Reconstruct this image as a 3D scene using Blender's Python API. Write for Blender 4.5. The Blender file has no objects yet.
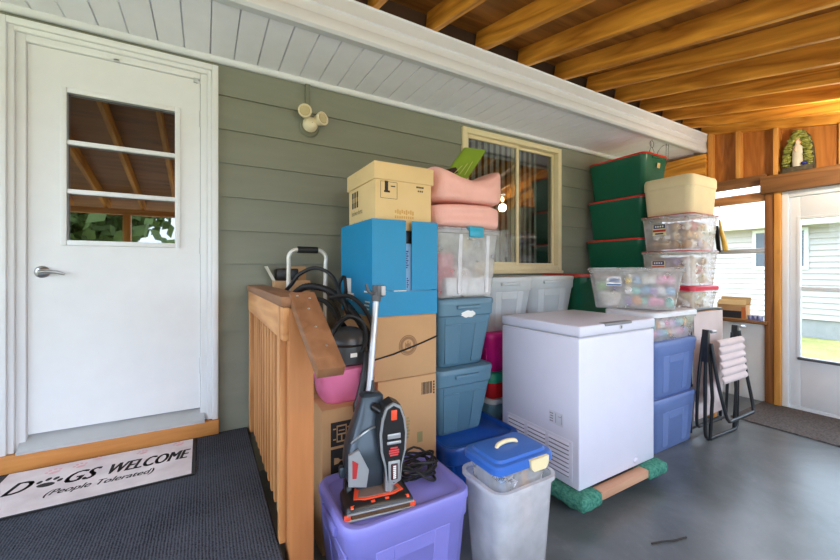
import bpy, bmesh, math, random
from mathutils import Vector, Matrix, noise as mnoise
random.seed(7)
SC = bpy.context.scene
COL = SC.collection
PI = math.pi

# ------------------------------------------------------------------ camera
CAMZ = 1.35
cam = bpy.data.cameras.new('camera'); camo = bpy.data.objects.new('camera', cam); COL.objects.link(camo)
camo.location = (0, 0, CAMZ); camo.rotation_euler = (PI/2, 0, -PI/6)
cam.sensor_width = 36; cam.lens = 373/840*36; cam.shift_y = -10/840; cam.clip_start = .02
SC.camera = camo

# ------------------------------------------------------------------ materials
def lin(c):
    return tuple((v/255/12.92 if v/255 <= .04045 else ((v/255+.055)/1.055)**2.4) for v in c[:3]) + (1,)
class NT:
    def __init__(s, name):
        s.m = bpy.data.materials.new(name); s.m.use_nodes = True
        s.t = s.m.node_tree; s.t.nodes.clear()
    def n(s, typ, **kw):
        nd = s.t.nodes.new(typ)
        for k, v in kw.items():
            if k.startswith('_'): setattr(nd, k[1:], v)
            else: nd.inputs[k.replace('__', ' ')].default_value = v
        return nd
    def l(s, a, b): s.t.links.new(a, b)
MATS = {}
def mat(name, c, rough=.5, metal=0, var=.06, scale=9, bump=0, bscale=60, spec=.5, c2=None, coat=0, emit=None):
    if name in MATS: return MATS[name]
    k = NT(name); out = k.n('ShaderNodeOutputMaterial'); b = k.n('ShaderNodeBsdfPrincipled')
    k.l(b.outputs[0], out.inputs[0])
    b.inputs['Roughness'].default_value = rough; b.inputs['Metallic'].default_value = metal
    b.inputs['Specular IOR Level'].default_value = spec; b.inputs['Coat Weight'].default_value = coat
    tc = k.n('ShaderNodeTexCoord')
    nz = k.n('ShaderNodeTexNoise', Scale=scale, Detail=5.0); k.l(tc.outputs['Object'], nz.inputs['Vector'])
    mx = k.n('ShaderNodeMix', _data_type='RGBA')
    L = lin(c); A = tuple(max(0, v*(1-var)) for v in L[:3])+(1,); B = tuple(min(1, v*(1+var)) for v in L[:3])+(1,)
    if c2: A, B = lin(c), lin(c2)
    mx.inputs[6].default_value = A; mx.inputs[7].default_value = B
    rp = k.n('ShaderNodeMapRange'); rp.inputs[1].default_value = .3; rp.inputs[2].default_value = .7
    k.l(nz.outputs[0], rp.inputs[0]); k.l(rp.outputs[0], mx.inputs[0]); k.l(mx.outputs[2], b.inputs['Base Color'])
    if bump:
        n2 = k.n('ShaderNodeTexNoise', Scale=bscale, Detail=3.0); k.l(tc.outputs['Object'], n2.inputs['Vector'])
        bp = k.n('ShaderNodeBump', Strength=bump, Distance=.01); k.l(n2.outputs[0], bp.inputs['Height']); k.l(bp.outputs[0], b.inputs['Normal'])
    if emit:
        b.inputs['Emission Color'].default_value = lin(emit[0]); b.inputs['Emission Strength'].default_value = emit[1]
    MATS[name] = k.m; return k.m
def wood(name, c1, c2, axis='Y', rough=.55, ring=14, knots=True, off=0.0):
    """long grain running along one object axis: stretched noise bands"""
    if name in MATS: return MATS[name]
    k = NT(name); out = k.n('ShaderNodeOutputMaterial'); b = k.n('ShaderNodeBsdfPrincipled'); k.l(b.outputs[0], out.inputs[0])
    b.inputs['Roughness'].default_value = rough; b.inputs['Specular IOR Level'].default_value = .35
    tc = k.n('ShaderNodeTexCoord'); oi = k.n('ShaderNodeObjectInfo')
    ad = k.n('ShaderNodeVectorMath', _operation='MULTIPLY_ADD')
    k.l(oi.outputs['Random'], ad.inputs[0]); ad.inputs[1].default_value = (7, 5, 3); k.l(tc.outputs['Object'], ad.inputs[2])
    mp = k.n('ShaderNodeMapping'); s = {'X': (.1, 1, 1), 'Y': (1, .1, 1), 'Z': (1, 1, .1)}[axis]
    mp.inputs['Scale'].default_value = s; k.l(ad.outputs[0], mp.inputs['Vector'])
    nz = k.n('ShaderNodeTexNoise', Scale=5.0, Detail=3.0, Roughness=.5, Distortion=.4); k.l(mp.outputs[0], nz.inputs['Vector'])
    ml = k.n('ShaderNodeMath', _operation='MULTIPLY'); ml.inputs[1].default_value = ring; k.l(nz.outputs[0], ml.inputs[0])
    fr = k.n('ShaderNodeMath', _operation='PINGPONG'); fr.inputs[1].default_value = 1; k.l(ml.outputs[0], fr.inputs[0])
    n2 = k.n('ShaderNodeTexNoise', Scale=70.0, Detail=4.0); k.l(mp.outputs[0], n2.inputs['Vector'])
    m2 = k.n('ShaderNodeMath', _operation='MULTIPLY_ADD'); m2.inputs[1].default_value = .5; k.l(n2.outputs[0], m2.inputs[0])
    m3 = k.n('ShaderNodeMath', _operation='MULTIPLY'); m3.inputs[1].default_value = .6; k.l(fr.outputs[0], m3.inputs[0]); k.l(m3.outputs[0], m2.inputs[2])
    mx = k.n('ShaderNodeMix', _data_type='RGBA'); mx.inputs[6].default_value = lin(c1); mx.inputs[7].default_value = lin(c2)
    k.l(m2.outputs[0], mx.inputs[0])
    last = mx.outputs[2]
    if knots:
        mk = k.n('ShaderNodeMapping'); mk.inputs['Scale'].default_value = {'X': (.45, 1, 1), 'Y': (1, .45, 1), 'Z': (1, 1, .45)}[axis]
        k.l(ad.outputs[0], mk.inputs['Vector'])
        vo = k.n('ShaderNodeTexVoronoi', Scale=3.2); k.l(mk.outputs[0], vo.inputs['Vector'])
        mr = k.n('ShaderNodeMapRange'); mr.inputs[1].default_value = .03; mr.inputs[2].default_value = .09; mr.inputs[3].default_value = .75; mr.inputs[4].default_value = 0
        k.l(vo.outputs['Distance'], mr.inputs[0])
        m4 = k.n('ShaderNodeMix', _data_type='RGBA'); m4.inputs[7].default_value = tuple(v*.25 for v in lin(c1)[:3])+(1,)
        k.l(mr.outputs[0], m4.inputs[0]); k.l(last, m4.inputs[6]); last = m4.outputs[2]
    k.l(last, b.inputs['Base Color'])
    bp = k.n('ShaderNodeBump', Strength=.15, Distance=.004); k.l(m2.outputs[0], bp.inputs['Height']); k.l(bp.outputs[0], b.inputs['Normal'])
    MATS[name] = k.m; return k.m
def schlick(k, f0):
    lw = k.n('ShaderNodeLayerWeight', Blend=.5)
    pw = k.n('ShaderNodeMath', _operation='POWER'); pw.inputs[1].default_value = 5; k.l(lw.outputs['Facing'], pw.inputs[0])
    ma = k.n('ShaderNodeMath', _operation='MULTIPLY_ADD', _use_clamp=True); ma.inputs[1].default_value = 1-f0; ma.inputs[2].default_value = f0; k.l(pw.outputs[0], ma.inputs[0])
    return ma
def frosted(name, c, alpha=.5, rough=.25):
    """thin translucent plastic wall"""
    if name in MATS: return MATS[name]
    k = NT(name); out = k.n('ShaderNodeOutputMaterial')
    tr = k.n('ShaderNodeBsdfTransparent'); tr.inputs[0].default_value = (.97, .97, .98, 1)
    d = k.n('ShaderNodeBsdfDiffuse'); d.inputs[0].default_value = lin(c)
    tl = k.n('ShaderNodeBsdfTranslucent'); tl.inputs[0].default_value = lin(c)
    a = k.n('ShaderNodeMixShader', Fac=.2); k.l(d.outputs[0], a.inputs[1]); k.l(tl.outputs[0], a.inputs[2])
    tc = k.n('ShaderNodeTexCoord'); nz = k.n('ShaderNodeTexNoise', Scale=14.0, Detail=3.0); k.l(tc.outputs['Object'], nz.inputs['Vector'])
    mr = k.n('ShaderNodeMapRange'); mr.inputs[1].default_value = .3; mr.inputs[2].default_value = .7; mr.inputs[3].default_value = alpha-.06; mr.inputs[4].default_value = alpha+.06
    k.l(nz.outputs[0], mr.inputs[0])
    m = k.n('ShaderNodeMixShader'); k.l(mr.outputs[0], m.inputs[0]); k.l(tr.outputs[0], m.inputs[1]); k.l(a.outputs[0], m.inputs[2])
    g = k.n('ShaderNodeBsdfGlossy', Roughness=rough); fz = schlick(k, .03)
    m2 = k.n('ShaderNodeMixShader'); k.l(fz.outputs[0], m2.inputs[0]); k.l(m.outputs[0], m2.inputs[1]); k.l(g.outputs[0], m2.inputs[2])
    k.l(m2.outputs[0], out.inputs[0]); MATS[name] = k.m; return k.m
def glass(name, tint=(235, 240, 240), ior=1.5, refl=0.0):
    if name in MATS: return MATS[name]
    k = NT(name); out = k.n('ShaderNodeOutputMaterial')
    tr = k.n('ShaderNodeBsdfTransparent'); tr.inputs[0].default_value = lin(tint)
    g = k.n('ShaderNodeBsdfGlossy', Roughness=.0); ad = schlick(k, ((ior-1)/(ior+1))**2+refl)
    m = k.n('ShaderNodeMixShader'); k.l(ad.outputs[0], m.inputs[0]); k.l(tr.outputs[0], m.inputs[1]); k.l(g.outputs[0], m.inputs[2])
    k.l(m.outputs[0], out.inputs[0]); MATS[name] = k.m; return k.m

# ------------------------------------------------------------------ mesh builder
def rr(w, d, r, z, n=4, cx=0, cy=0):
    r = min(r, w/2-.0005, d/2-.0005); pts = []
    for (sx, sy, a0) in ((1, 1, 0), (-1, 1, PI/2), (-1, -1, PI), (1, -1, 1.5*PI)):
        for i in range(n+1):
            a = a0 + PI/2*i/n
            pts.append((cx+sx*(w/2-r)+r*math.cos(a), cy+sy*(d/2-r)+r*math.sin(a), z))
    return pts
def ell(a, b, z, n=20, cx=0, cy=0, p=2.0):
    o = []
    for i in range(n):
        t = 2*PI*i/n; c, s = math.cos(t), math.sin(t)
        o.append((cx+a*math.copysign(abs(c)**(2/p), c), cy+b*math.copysign(abs(s)**(2/p), s), z))
    return o
class MB:
    def __init__(s): s.b = bmesh.new(); s.mi = 0; s.X = Matrix()
    def at(s, *loc, rx=0, ry=0, rz=0):
        s.X = Matrix.Translation(loc) @ Matrix.Rotation(rz, 4, 'Z') @ Matrix.Rotation(ry, 4, 'Y') @ Matrix.Rotation(rx, 4, 'X'); return s
    def V(s, p): return s.b.verts.new(s.X @ Vector(p))
    def F(s, vs):
        try: f = s.b.faces.new(vs)
        except ValueError: return None
        f.material_index = s.mi; return f
    def hexa(s, P, bev=0, seg=2):
        """eight corners: bottom ring ccw, top ring ccw"""
        v = [s.V(p) for p in P]; fs = []
        for q in ((3, 2, 1, 0), (4, 5, 6, 7), (0, 1, 5, 4), (1, 2, 6, 5), (2, 3, 7, 6), (3, 0, 4, 7)):
            fs.append(s.F([v[i] for i in q]))
        if bev:
            es = {e for f in fs for e in f.edges}
            r = bmesh.ops.bevel(s.b, geom=list(es), offset=bev, segments=seg, profile=.5, affect='EDGES')
            for f in r['faces']: f.material_index = s.mi
        return s
    def box(s, x0, x1, y0, y1, z0, z1, bev=0, seg=2):
        return s.hexa([(x0, y0, z0), (x1, y0, z0), (x1, y1, z0), (x0, y1, z0), (x0, y0, z1), (x1, y0, z1), (x1, y1, z1), (x0, y1, z1)], bev, seg)
    def loft(s, rings, cap0=True, cap1=True, closed=True):
        R = [[s.V(p) for p in r] for r in rings]; n = len(R[0])
        for a, b in zip(R, R[1:]):
            for i in range(n if closed else n-1):
                j = (i+1) % n; s.F([a[i], a[j], b[j], b[i]])
        if cap0: s.F(R[0][::-1])
        if cap1: s.F(R[-1])
        return s
    def lathe(s, prof, n=24):
        rings = [[(r*math.cos(2*PI*i/n), r*math.sin(2*PI*i/n), z) for i in range(n)] for r, z in prof]
        return s.loft(rings)
    def tube(s, pts, r, n=8, cyc=False, rads=None):
        P = [Vector(p) for p in pts]; m = len(P); rings = []; up = None
        for i in range(m):
            if cyc: d = P[(i+1) % m]-P[i-1]
            else: d = P[min(i+1, m-1)]-P[max(i-1, 0)]
            d.normalize()
            if up is None: up = d.orthogonal().normalized()
            up = (up - d*up.dot(d));
            up = up.normalized() if up.length > 1e-6 else d.orthogonal().normalized()
            w = d.cross(up); q = rads[i] if rads else r
            rings.append([tuple(P[i]+(up*math.cos(2*PI*k/n)+w*math.sin(2*PI*k/n))*q) for k in range(n)])
        if cyc: rings.append(rings[0])
        return s.loft(rings, not cyc, not cyc)
    def sphere(s, c, r, sc=(1, 1, 1), u=14, v=9):
        prof = [(max(1e-4, math.sin(PI*i/v)), -math.cos(PI*i/v)) for i in range(v+1)]
        rings = [[(c[0]+r*sc[0]*q*math.cos(2*PI*k/u), c[1]+r*sc[1]*q*math.sin(2*PI*k/u), c[2]+r*sc[2]*z) for k in range(u)] for q, z in prof]
        return s.loft(rings)
    def prism(s, pts, y0, y1, plane='xz'):
        """extrude a 2-D outline"""
        def q(p, t): return (p[0], t, p[1]) if plane == 'xz' else ((t, p[0], p[1]) if plane == 'yz' else (p[0], p[1], t))
        a = [s.V(q(p, y0)) for p in pts]; b = [s.V(q(p, y1)) for p in pts]; n = len(a)
        for i in range(n): s.F([a[i], a[(i+1) % n], b[(i+1) % n], b[i]])
        s.F(a[::-1]); s.F(b); return s
    def text(s, txt, x0, z0, w, h, shear=0, depth=.0006, off=0.0):
        """lettering fitted to a w x h box in the local XZ plane, facing -Y"""
        cu = bpy.data.curves.new('t', 'FONT'); cu.body = txt; cu.shear = shear; cu.offset = off; cu.resolution_u = 3
        o = bpy.data.objects.new('t', cu); COL.objects.link(o)
        me = bpy.data.meshes.new_from_object(o.evaluated_get(bpy.context.evaluated_depsgraph_get()))
        xs = [v.co.x for v in me.vertices]; ys = [v.co.y for v in me.vertices]
        sx = w/(max(xs)-min(xs)); sy = h/(max(ys)-min(ys)); vs = []
        for v in me.vertices: vs.append(s.V((x0+(v.co.x-min(xs))*sx, -depth, z0+(v.co.y-min(ys))*sy)))
        for p in me.polygons: s.F([vs[i] for i in p.vertices])
        bpy.data.objects.remove(o); bpy.data.curves.remove(cu); bpy.data.meshes.remove(me); return s
    def build(s, name, m, parent=None, label=None, smooth=True, ang=40, loc=None):
        bmesh.ops.recalc_face_normals(s.b, faces=s.b.faces[:])
        me = bpy.data.meshes.new(name); s.b.to_mesh(me); s.b.free()
        for q in (m if isinstance(m, (list, tuple)) else [m]): me.materials.append(q)
        if smooth:
            for p in me.polygons: p.use_smooth = True
            me.set_sharp_from_angle(angle=math.radians(ang))
        o = bpy.data.objects.new(name, me); COL.objects.link(o)
        if parent: o.parent = parent
        if loc:
            o.location = loc
        if label: o['label'] = label
        return o
def recentre(o):
    """move a single-mesh thing's origin to the middle of its base"""
    me = o.data; xs = [v.co for v in me.vertices]
    c = Vector(((min(v.x for v in xs)+max(v.x for v in xs))/2, (min(v.y for v in xs)+max(v.y for v in xs))/2, min(v.z for v in xs)))
    me.transform(Matrix.Translation(-c)); o.location = o.location + c
def tag(o, label, cat, group=None):
    o['label'] = label; o['category'] = cat
    if group: o['group'] = group
    if o.type == 'MESH' and o.location.length < 1e-6: recentre(o)
    return o
def struct(o):
    o['kind'] = 'structure'
    if o.type == 'MESH' and o.location.length < 1e-6: recentre(o)
    return o
def thing(name, label, cat, loc=(0, 0, 0), rz=0, group=None):
    o = bpy.data.objects.new(name, None); COL.objects.link(o); o.empty_display_size = .1
    o.location = loc; o.rotation_euler = (0, 0, rz); o['label'] = label; o['category'] = cat
    if group: o['group'] = group
    return o
def copy_tree(o, parent=None):
    c = o.copy(); COL.objects.link(c)
    if parent: c.parent = parent
    for ch in list(o.children): copy_tree(ch, c)
    return c
def at(px, py, Y):
    """point on the sight line of one place in the photograph at depth Y from the camera's wall-parallel plane"""
    u = (px-420)/373; r = (.5+.866*u, .866-.5*u, (270-py)/373); t = Y/r[1]
    return (r[0]*t, Y, CAMZ+r[2]*t)
def smooth_path(P, n=6):
    """Catmull-Rom through the points"""
    P = [Vector(p) for p in P]; Q = [P[0]]+P+[P[-1]]; out = []
    for i in range(1, len(Q)-2):
        a, b, c, d = Q[i-1:i+3]
        for k in range(n):
            t = k/n
            out.append(.5*((2*b)+(c-a)*t+(2*a-5*b+4*c-d)*t*t+(3*b-a-3*c+d)*t**3))
    out.append(P[-1]); return out

WALL = 2.72; RX = 4.98; LAND = .32
def zr(y): return 2.89+.21*(y-2.05)       # underside of the rafters

W_BEAM = wood('rafter_wood', (150, 84, 16), (240, 170, 66), 'Y', ring=13)
W_DECK = wood('deck_wood', (112, 70, 24), (172, 114, 50), 'X', ring=9)
W_STUD = wood('stud_wood', (190, 122, 50), (226, 164, 84), 'Z', ring=10)
W_PLY = wood('plywood', (146, 84, 30), (190, 124, 58), 'Z', ring=20, rough=.35)
W_BROWN = wood('brown_lumber', (104, 70, 40), (148, 102, 60), 'Y', ring=12)
W_BROWNZ = wood('brown_post_lumber', (118, 74, 40), (164, 108, 60), 'Z', ring=10)
W_RAILX = wood('rail_light_wood', (172, 110, 62), (214, 158, 104), 'Y', ring=18)
W_RAILZ = wood('rail_upright_wood', (164, 104, 56), (206, 148, 94), 'Z', ring=9)
W_POST = wood('newel_wood', (160, 98, 52), (188, 124, 74), 'Z', ring=5)
W_CAP = wood('cap_wood', (116, 76, 48), (150, 106, 74), 'Y', ring=14)
W_SILL = wood('sill_wood', (168, 104, 46), (210, 146, 80), 'X', ring=12)
WHITE = mat('white_paint', (226, 227, 228), .45, var=.02)
WHITE2 = mat('white_vinyl', (220, 222, 226), .4, var=.02)
CREAM = mat('cream_aluminium', (222, 208, 168), .4, var=.03)
BLACKP = mat('black_plastic', (22, 22, 24), .35, var=.1)
BLACKM = mat('black_tube', (20, 22, 27), .3, var=.1)
STEEL = mat('brushed_steel', (190, 190, 192), .3, 1, var=.03)
ALU = mat('aluminium', (196, 198, 200), .45, .6, var=.03)
RUBBER = mat('black_rubber', (18, 18, 19), .6, var=.1)
INK = mat('dark_ink', (52, 44, 38), .8, var=.05)
INKB = mat('black_ink', (38, 34, 34), .8, var=.05)
PAPER = mat('white_paper', (232, 230, 224), .7, var=.03)

# ================================================================== SETTING
# --- floor: painted concrete, patchy
k = NT('painted_concrete'); out = k.n('ShaderNodeOutputMaterial'); b = k.n('ShaderNodeBsdfPrincipled'); k.l(b.outputs[0], out.inputs[0])
tc = k.n('ShaderNodeTexCoord')
n1 = k.n('ShaderNodeTexNoise', Scale=1.3, Detail=8.0, Roughness=.62, Distortion=.6); k.l(tc.outputs['Object'], n1.inputs['Vector'])
r1 = k.n('ShaderNodeValToRGB'); r1.color_ramp.elements[0].position = .32; r1.color_ramp.elements[0].color = lin((62, 69, 70)); r1.color_ramp.elements[1].position = .68; r1.color_ramp.elements[1].color = lin((112, 117, 120))
k.l(n1.outputs[0], r1.inputs[0])
n2 = k.n('ShaderNodeTexNoise', Scale=16.0, Detail=7.0, Roughness=.7); k.l(tc.outputs['Object'], n2.inputs['Vector'])
r2 = k.n('ShaderNodeMapRange'); r2.inputs[1].default_value = .56; r2.inputs[2].default_value = .72; k.l(n2.outputs[0], r2.inputs[0])
m1 = k.n('ShaderNodeMath', _operation='MULTIPLY'); m1.inputs[1].default_value = .35; k.l(r2.outputs[0], m1.inputs[0])
mx = k.n('ShaderNodeMix', _data_type='RGBA'); mx.inputs[7].default_value = lin((124, 127, 128)); k.l(r1.outputs[0], mx.inputs[6]); k.l(m1.outputs[0], mx.inputs[0])
k.l(mx.outputs[2], b.inputs['Base Color']); b.inputs['Roughness'].default_value = .3; b.inputs['Specular IOR Level'].default_value = .8
bp = k.n('ShaderNodeBump', Strength=.12, Distance=.01); k.l(n2.outputs[0], bp.inputs['Height']); k.l(bp.outputs[0], b.inputs['Normal'])
M_FLOOR = k.m
m = MB(); m.box(-3, 5.05, -1.2, 2.8, -.1, 0); struct(m.build('floor', M_FLOOR, smooth=False))

# --- raised landing covered with ribbed charcoal carpet
k = NT('ribbed_carpet'); out = k.n('ShaderNodeOutputMaterial'); b = k.n('ShaderNodeBsdfPrincipled'); k.l(b.outputs[0], out.inputs[0])
tc = k.n('ShaderNodeTexCoord'); wv = k.n('ShaderNodeTexWave', Scale=28.0, Distortion=1.2, Detail=2.0); wv.bands_direction = 'X'
k.l(tc.outputs['Object'], wv.inputs['Vector'])
nz = k.n('ShaderNodeTexNoise', Scale=160.0, Detail=4.0); k.l(tc.outputs['Object'], nz.inputs['Vector'])
n3 = k.n('ShaderNodeTexNoise', Scale=4.0, Detail=5.0); k.l(tc.outputs['Object'], n3.inputs['Vector'])
a1 = k.n('ShaderNodeMath', _operation='MULTIPLY_ADD'); a1.inputs[1].default_value = .3; k.l(wv.outputs[1], a1.inputs[0]); k.l(nz.outputs[0], a1.inputs[2])
a2 = k.n('ShaderNodeMath', _operation='MULTIPLY_ADD'); a2.inputs[1].default_value = .5; k.l(n3.outputs[0], a2.inputs[0]); k.l(a1.outputs[0], a2.inputs[2])
rp = k.n('ShaderNodeValToRGB'); rp.color_ramp.elements[0].position = .55; rp.color_ramp.elements[0].color = lin((28, 31, 38)); rp.color_ramp.elements[1].position = 1.1; rp.color_ramp.elements[1].color = lin((80, 84, 94))
k.l(a2.outputs[0], rp.inputs[0]); k.l(rp.outputs[0], b.inputs['Base Color']); b.inputs['Roughness'].default_value = 1; b.inputs['Specular IOR Level'].default_value = .1
bp = k.n('ShaderNodeBump', Strength=.6, Distance=.006); k.l(a1.outputs[0], bp.inputs['Height']); k.l(bp.outputs[0], b.inputs['Normal'])
M_CARPET = k.m
m = MB(); m.box(-2.3, .245, 1.38, 2.70, 0, LAND, .012, 3); struct(m.build('floor_landing', M_CARPET))
m = MB(); m.box(-2.3, .245, 1.10, 1.38, 0, .16, .012, 3); struct(m.build('floor_step', M_CARPET))

# --- house wall in lap siding
k = NT('lap_siding'); out = k.n('ShaderNodeOutputMaterial'); b = k.n('ShaderNodeBsdfPrincipled'); k.l(b.outputs[0], out.inputs[0])
tc = k.n('ShaderNodeTexCoord'); mp = k.n('ShaderNodeMapping'); mp.inputs['Scale'].default_value = (1, 1, 8); k.l(tc.outputs['Object'], mp.inputs['Vector'])
nz = k.n('ShaderNodeTexNoise', Scale=3.0, Detail=6.0); k.l(mp.outputs[0], nz.inputs['Vector'])
mx = k.n('ShaderNodeMix', _data_type='RGBA'); mx.inputs[6].default_value = lin((126, 128, 114)); mx.inputs[7].default_value = lin((137, 139, 124)); k.l(nz.outputs[0], mx.inputs[0])
k.l(mx.outputs[2], b.inputs['Base Color']); b.inputs['Roughness'].default_value = .6; b.inputs['Specular IOR Level'].default_value = .3
M_SIDE = k.m
def siding(name, x0, x1, z0, z1):
    """clapboard courses: each board's foot stands proud of the one below"""
    m = MB(); e = .2165; zs = 1.39-e*8
    while zs < z1:
        a, c = max(zs, z0), min(zs+e, z1)
        if c-a > .004:
            ya = WALL-.016*(1-(a-zs)/e)-.002; yc = WALL-.016*(1-(c-zs)/e)-.002
            m.hexa([(x0, ya, a), (x1, ya, a), (x1, WALL+.08, a), (x0, WALL+.08, a), (x0, yc, c), (x1, yc, c), (x1, WALL+.08, c), (x0, WALL+.08, c)])
        zs += e
    return struct(m.build(name, M_SIDE, smooth=False))
WX0, WX1, WZ0, WZ1 = 1.995, 3.293, 1.345, 2.636
DX0, DX1 = -.905, .075
siding('wall_back_left', -2.4, DX0, 0, 2.74)
siding('wall_back_middle', DX1, WX0, 0, 2.74)
siding('wall_back_right', WX1, 5.02, 0, 2.74)
siding('wall_back_below_window', WX0, WX1, 0, WZ0)
siding('wall_back_above_window', WX0, WX1, WZ1, 2.74)
siding('wall_back_above_door', DX0, DX1, 2.64, 2.74)

# --- entry door
fr = bpy.data.objects.new('door_1', None); COL.objects.link(fr); fr.location = (-.41, WALL, LAND); fr['kind'] = 'structure'
def dpart(mb, name, mm, par=fr, **kw):
    mb.b.transform(Matrix.Translation((.41, -WALL, -LAND))); return mb.build(name, mm, par, **kw)
m = MB()   # casing with stepped brick-mould
for (a, c, y) in ((0, .035, -.045), (.035, .06, -.03), (.06, .098, -.012)):
    m.box(DX0+a, DX0+c, WALL+y, WALL+.06, .41, 2.64-a, .004); m.box(DX1-c, DX1-a, WALL+y, WALL+.06, .41, 2.64-a, .004)
    m.box(DX0+c, DX1-c, WALL+y, WALL+.06, 2.64-c, 2.64-a, .004)
dpart(m, 'door_frame', WHITE)
m = MB(); sx0, sx1, sz0, sz1 = -.805, -.025, .485, 2.54
gx0, gx1, gz0, gz1 = -.649, -.157, 1.513, 2.317
for q in ((sx0, gx0, sz0, sz1), (gx1, sx1, sz0, sz1), (gx0, gx1, sz0, gz0), (gx0, gx1, gz1, sz1)):
    m.box(q[0], q[1], WALL+.006, WALL+.05, q[2], q[3])
bmesh.ops.remove_doubles(m.b, verts=m.b.verts[:], dist=1e-5)
sl = dpart(m, 'door_panel', WHITE, smooth=False)
m = MB()    # raised glazing frame and muntins
for q in ((gx0-.028, gx0, gz0-.028, gz1+.028), (gx1, gx1+.028, gz0-.028, gz1+.028)):
    m.box(q[0], q[1], WALL-.006, WALL+.02, q[2], q[3], .004)
for z in (gz0-.014, gz1+.014): m.box(gx0, gx1, WALL-.006, WALL+.02, z-.014, z+.014, .004)
h3 = (gz1-gz0)/3
for i in (1, 2): m.box(gx0, gx1, WALL+.0, WALL+.025, gz0+h3*i-.013, gz0+h3*i+.013, .004)
dpart(m, 'glazing_bars', WHITE)
m = MB(); m.box(gx0-.005, gx1+.005, WALL+.026, WALL+.032, gz0-.005, gz1+.005)
dpart(m, 'glass_pane', mat('dark_glass', (9, 6, 3), .0, spec=1.0, var=.0, coat=1), smooth=False)
MATS['dark_glass'].node_tree.nodes['Principled BSDF'].inputs['IOR'].default_value = 1.9
m = MB(); m.at(-.748, WALL+.006, 1.34, rx=PI/2).lathe([(.001, 0), (.03, 0), (.032, .006), (.026, .012), (.013, .016), (.012, .045), (.001, .046)], 20)
m.at(-.748, WALL-.036, 1.34).tube([(-.004, 0, 0), (.03, -.004, .003), (.07, -.002, -.002), (.098, .004, -.012)], .01, 10, rads=[.012, .011, .009, .007])
dpart(m, 'lever_handle', STEEL)
m = MB()
for z in (.75, 1.5, 2.3): m.box(-.03, -.012, WALL-.004, WALL+.01, z-.05, z+.05, .002)
m.box(-.45, -.42, WALL-.012, WALL+.006, 2.54, 2.556, .002); m.box(-.06, -.035, WALL-.012, WALL+.006, 2.52, 2.548, .002)
dpart(m, 'hinge', ALU)
m = MB(); m.hexa([(-.83, 2.66, .405), (0, 2.66, .405), (0, 2.75, .405), (-.83, 2.75, .405), (-.83, 2.66, .42), (0, 2.66, .42), (0, 2.75, .485), (-.83, 2.75, .485)])
dpart(m, 'threshold', ALU, smooth=False)
m = MB(); m.box(-.91, .078, 2.655, 2.73, LAND+.003, .408, .004); struct(m.build('trim_1', W_SILL))
m = MB(); m.box(-2.4, WX0-.16, WALL+.09, WALL+.12, 0, 3.0); struct(m.build('wall_back_light_block', mat('light_block_brown', (70, 64, 56), .9), smooth=False))  # added dark sheet, stops sky light leaking through gaps around the door

# --- sliding window with cream aluminium frame
wd = bpy.data.objects.new('window_1', None); COL.objects.link(wd); wd.location = ((WX0+WX1)/2, WALL, WZ0); wd['kind'] = 'structure'
def wpart(mb, name, mm, **kw):
    mb.b.transform(Matrix.Translation((-(WX0+WX1)/2, -WALL, -WZ0))); return mb.build(name, mm, wd, **kw)
def frame(m, x0, x1, z0, z1, t, y0, y1, bev=.004):
    m.box(x0, x0+t, y0, y1, z0, z1, bev); m.box(x1-t, x1, y0, y1, z0, z1, bev)
    m.box(x0+t, x1-t, y0, y1, z0, z0+t, bev); m.box(x0+t, x1-t, y0, y1, z1-t, z1, bev)
m = MB(); frame(m, WX0, WX1, WZ0, WZ1, .05, WALL-.035, WALL+.07); m.box(WX0-.01, WX1+.01, WALL-.05, WALL+.07, WZ0-.03, WZ0, .004)
wpart(m, 'window_frame', CREAM)
xm = (WX0+WX1)/2+.03
m = MB(); frame(m, WX0+.05, xm+.03, WZ0+.05, WZ1-.05, .032, WALL-.005, WALL+.02); wpart(m, 'sliding_sash', CREAM)
m = MB(); frame(m, xm-.03, WX1-.05, WZ0+.05, WZ1-.05, .026, WALL+.025, WALL+.05); wpart(m, 'fixed_sash', CREAM)
GL = glass('window_glass', (232, 236, 234), 1.6, .10)
for (a, c, y) in ((WX0+.08, xm, WALL+.008), (xm, WX1-.07, WALL+.036)):
    m = MB(); m.box(a, c, y, y+.004, WZ0+.075, WZ1-.075); wpart(m, 'glass_pane', GL, smooth=False)
m = MB(); x = WX0+.07   # vertical blind slats behind the panes
while x < WX1-.19:
    m.at(x, WALL+.10, 0, rz=.42); m.box(-.037, .037, -.001, .001, WZ0+.02, WZ1-.03); x += .075
m.at(0, 0, 0); wpart(m, 'vertical_blind', mat('blind_grey', (168, 170, 162), .7))
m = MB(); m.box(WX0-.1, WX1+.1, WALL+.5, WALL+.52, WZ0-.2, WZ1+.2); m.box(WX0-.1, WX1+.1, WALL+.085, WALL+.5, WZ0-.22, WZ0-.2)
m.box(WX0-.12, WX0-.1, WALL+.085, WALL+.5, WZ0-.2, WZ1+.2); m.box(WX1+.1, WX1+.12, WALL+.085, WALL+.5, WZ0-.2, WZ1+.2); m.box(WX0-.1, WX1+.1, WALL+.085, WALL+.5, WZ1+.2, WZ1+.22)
wpart(m, 'dark_room', mat('dark_room', (46, 44, 42), .9), smooth=False)

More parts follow.
